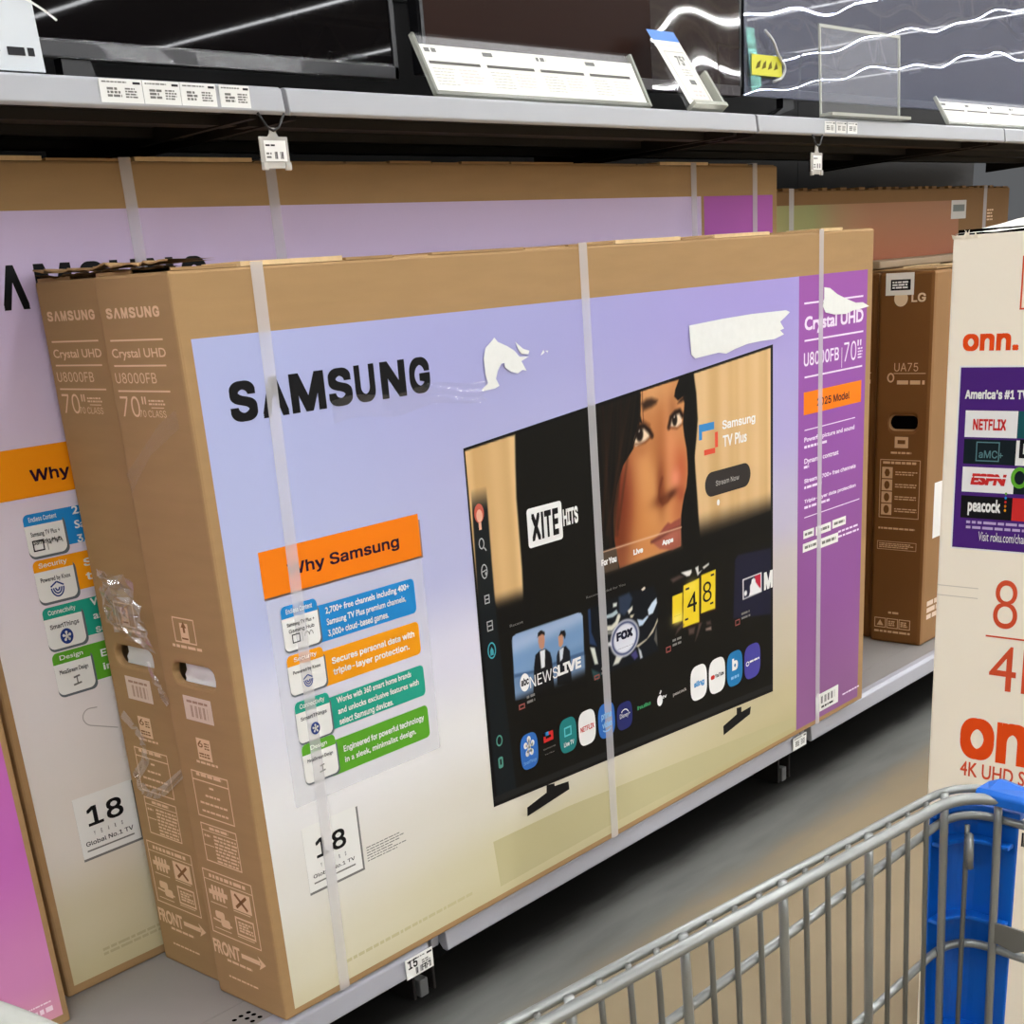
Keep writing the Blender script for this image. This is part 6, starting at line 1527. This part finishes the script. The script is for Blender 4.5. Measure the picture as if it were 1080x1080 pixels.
# blue corner guard wrapped round the outside of the front corner
def guard(z0, z1, o0, o1, ls, lf, name, m, sub=None):
    out = []; inn = []
    def path(off):
        P = [(-ls, off)]; c = .024
        for q in range(9):
            t = PI / 2 - PI / 2 * q / 8; P.append((off - c + c * math.cos(t), off - c + c * math.sin(t)))
        P.append((off, -lf)); return P
    A = path(o1); B = path(o0); n = len(A); vs = []
    for z in (z0, z1):
        vs += [(x_, y_, z) for x_, y_ in A] + [(x_, y_, z) for x_, y_ in B]
    fs = []
    for i in range(n - 1):
        fs += [(i, i + 1, 2 * n + i + 1, 2 * n + i), (n + i + 1, n + i, 3 * n + i, 3 * n + i + 1), (2 * n + i, 2 * n + i + 1, 3 * n + i + 1, 3 * n + i), (i + 1, i, n + i, n + i + 1)]
    fs += [(0, 2 * n, 3 * n, n), (n - 1, 2 * n - 1, 4 * n - 1, 3 * n - 1)]
    a = MB(); a.add(vs, fs, m, False); return a.build(name, cart if sub is None else sub, .0012)
gd = guard(DZ + .16, DZ + .600, .0175, .0205, .020, .036, 'corner_guard', CBLUE)
guard(DZ + .600, DZ + .606, .012, .0225, .022, .040, 'guard_lip', CBLUE, gd)
for z in (.574, .505, .40): guard(DZ + z, DZ + z + .004, .008, .0176, .019, .034, 'guard_rib', CBLUE, gd)
a = MB(); a.tube([(-.004, -.006, DZ + .585), (-.009, -.010, DZ + .588), (-.011, -.012, DZ + .575), (-.010, -.012, DZ + .560)], .003, CART, 8); a.build('guard_hook', cart)
# blue sleeve along the front rim
a = MB(); prof = [(.021, -.004), (.022, .004), (.013, .0075), (-.003, .0075), (-.0065, .004), (-.006, -.006), (.008, -.0065)]
vs = []; st = [(-.010, .0, .92), (-.020, .004, 1.0), (-.045, .0, 1.0), (-.10, -.001, 1.0), (-CW + .03, -.001, 1.0)]
for y, up, s_ in st: vs += [(x_ * s_, y, RIMZ + .001 + z_ * .85 * s_ + (up if z_ > 0 and x_ > 0 else 0)) for x_, z_ in prof]
n = len(prof); fs = [tuple(range(n))[::-1], tuple((len(st) - 1) * n + i for i in range(n))]
for j in range(len(st) - 1):
    for i in range(n): fs.append((j * n + i, j * n + (i + 1) % n, (j + 1) * n + (i + 1) % n, (j + 1) * n + i))
a.add(vs, fs, CBLUE); a.build('rim_sleeve', cart, .0015)
# metal coin-lock plate on the front
a = MB(); a.prism([(.004, -.026, DZ + .494), (.004, -.026, DZ + .511), (.004, -.075, DZ + .511), (.004, -.075, DZ + .490), (.004, -.060, DZ + .496), (.004, -.048, DZ + .490)], (.002, 0, 0), CARTD); a.build('front_plate', cart)
# rear posts, handle, chassis, wheels
a = MB()
a.tube(fillet([(-CL, .0, RIMZ), (-CL - .01, -.02, DZ + .82), (-.856, -.129, DZ + .868), (-.8153, -.172, DZ + .8555), (-.8057, -.1832, DZ + .8503), (-.7968, -.1948, DZ + .8434), (-.7844, -.2163, DZ + .8238),
    (-.79, -.30, DZ + .79), (-.84, -CW, DZ + .80), (-CL, -CW, RIMZ)], .03, 6), .0095, mat('pale_grey_handle', (158, 158, 150), .5, .3), 14)
a.build('handle', cart)
for s_ in (0, -CW):
    a = MB(); a.tube(fillet([(-CL, s_, RIMZ), (-CL + .02, s_, .30), (-CL + .06, s_, .14), (-.10, s_, .14), (-.05, s_, .20), (-.06, s_, bot)], .06, 6), .011, CART, 10); a.build('side_frame', cart)
a = MB(); a.tube([(-.75, 0, .14), (-.75, -CW, .14)], .010, CART, 8); a.tube([(-.2, 0, .14), (-.2, -CW, .14)], .010, CART, 8); a.build('cross_bar', cart)
RUB = mat('dark_rubber', (40, 40, 42), .6, .3)
for (x, y) in ((-.82, -.01), (-.82, -CW + .01), (-.14, -.01), (-.14, -CW + .01)):
    a = MB(); n = 20
    for w0, w1, rr, m in ((-.014, .014, .060, RUB), (-.016, .016, .030, CARTD)):
        vs = []; 
        for yy in (w0, w1): vs += [(x + rr * math.cos(2 * PI * q / n), y + yy, .060 + rr * math.sin(2 * PI * q / n)) for q in range(n)]
        a.add(vs, [tuple(range(n))[::-1], tuple(n + q for q in range(n))] + [(q, (q + 1) % n, n + (q + 1) % n, n + q) for q in range(n)], m)
    a.box(x - .012, x + .012, y - .022, y - .018, .05, .14, CART); a.box(x - .012, x + .012, y + .018, y + .022, .05, .14, CART); a.box(x - .014, x + .014, y - .022, y + .022, .125, .14, CART)
    a.build('caster', cart)
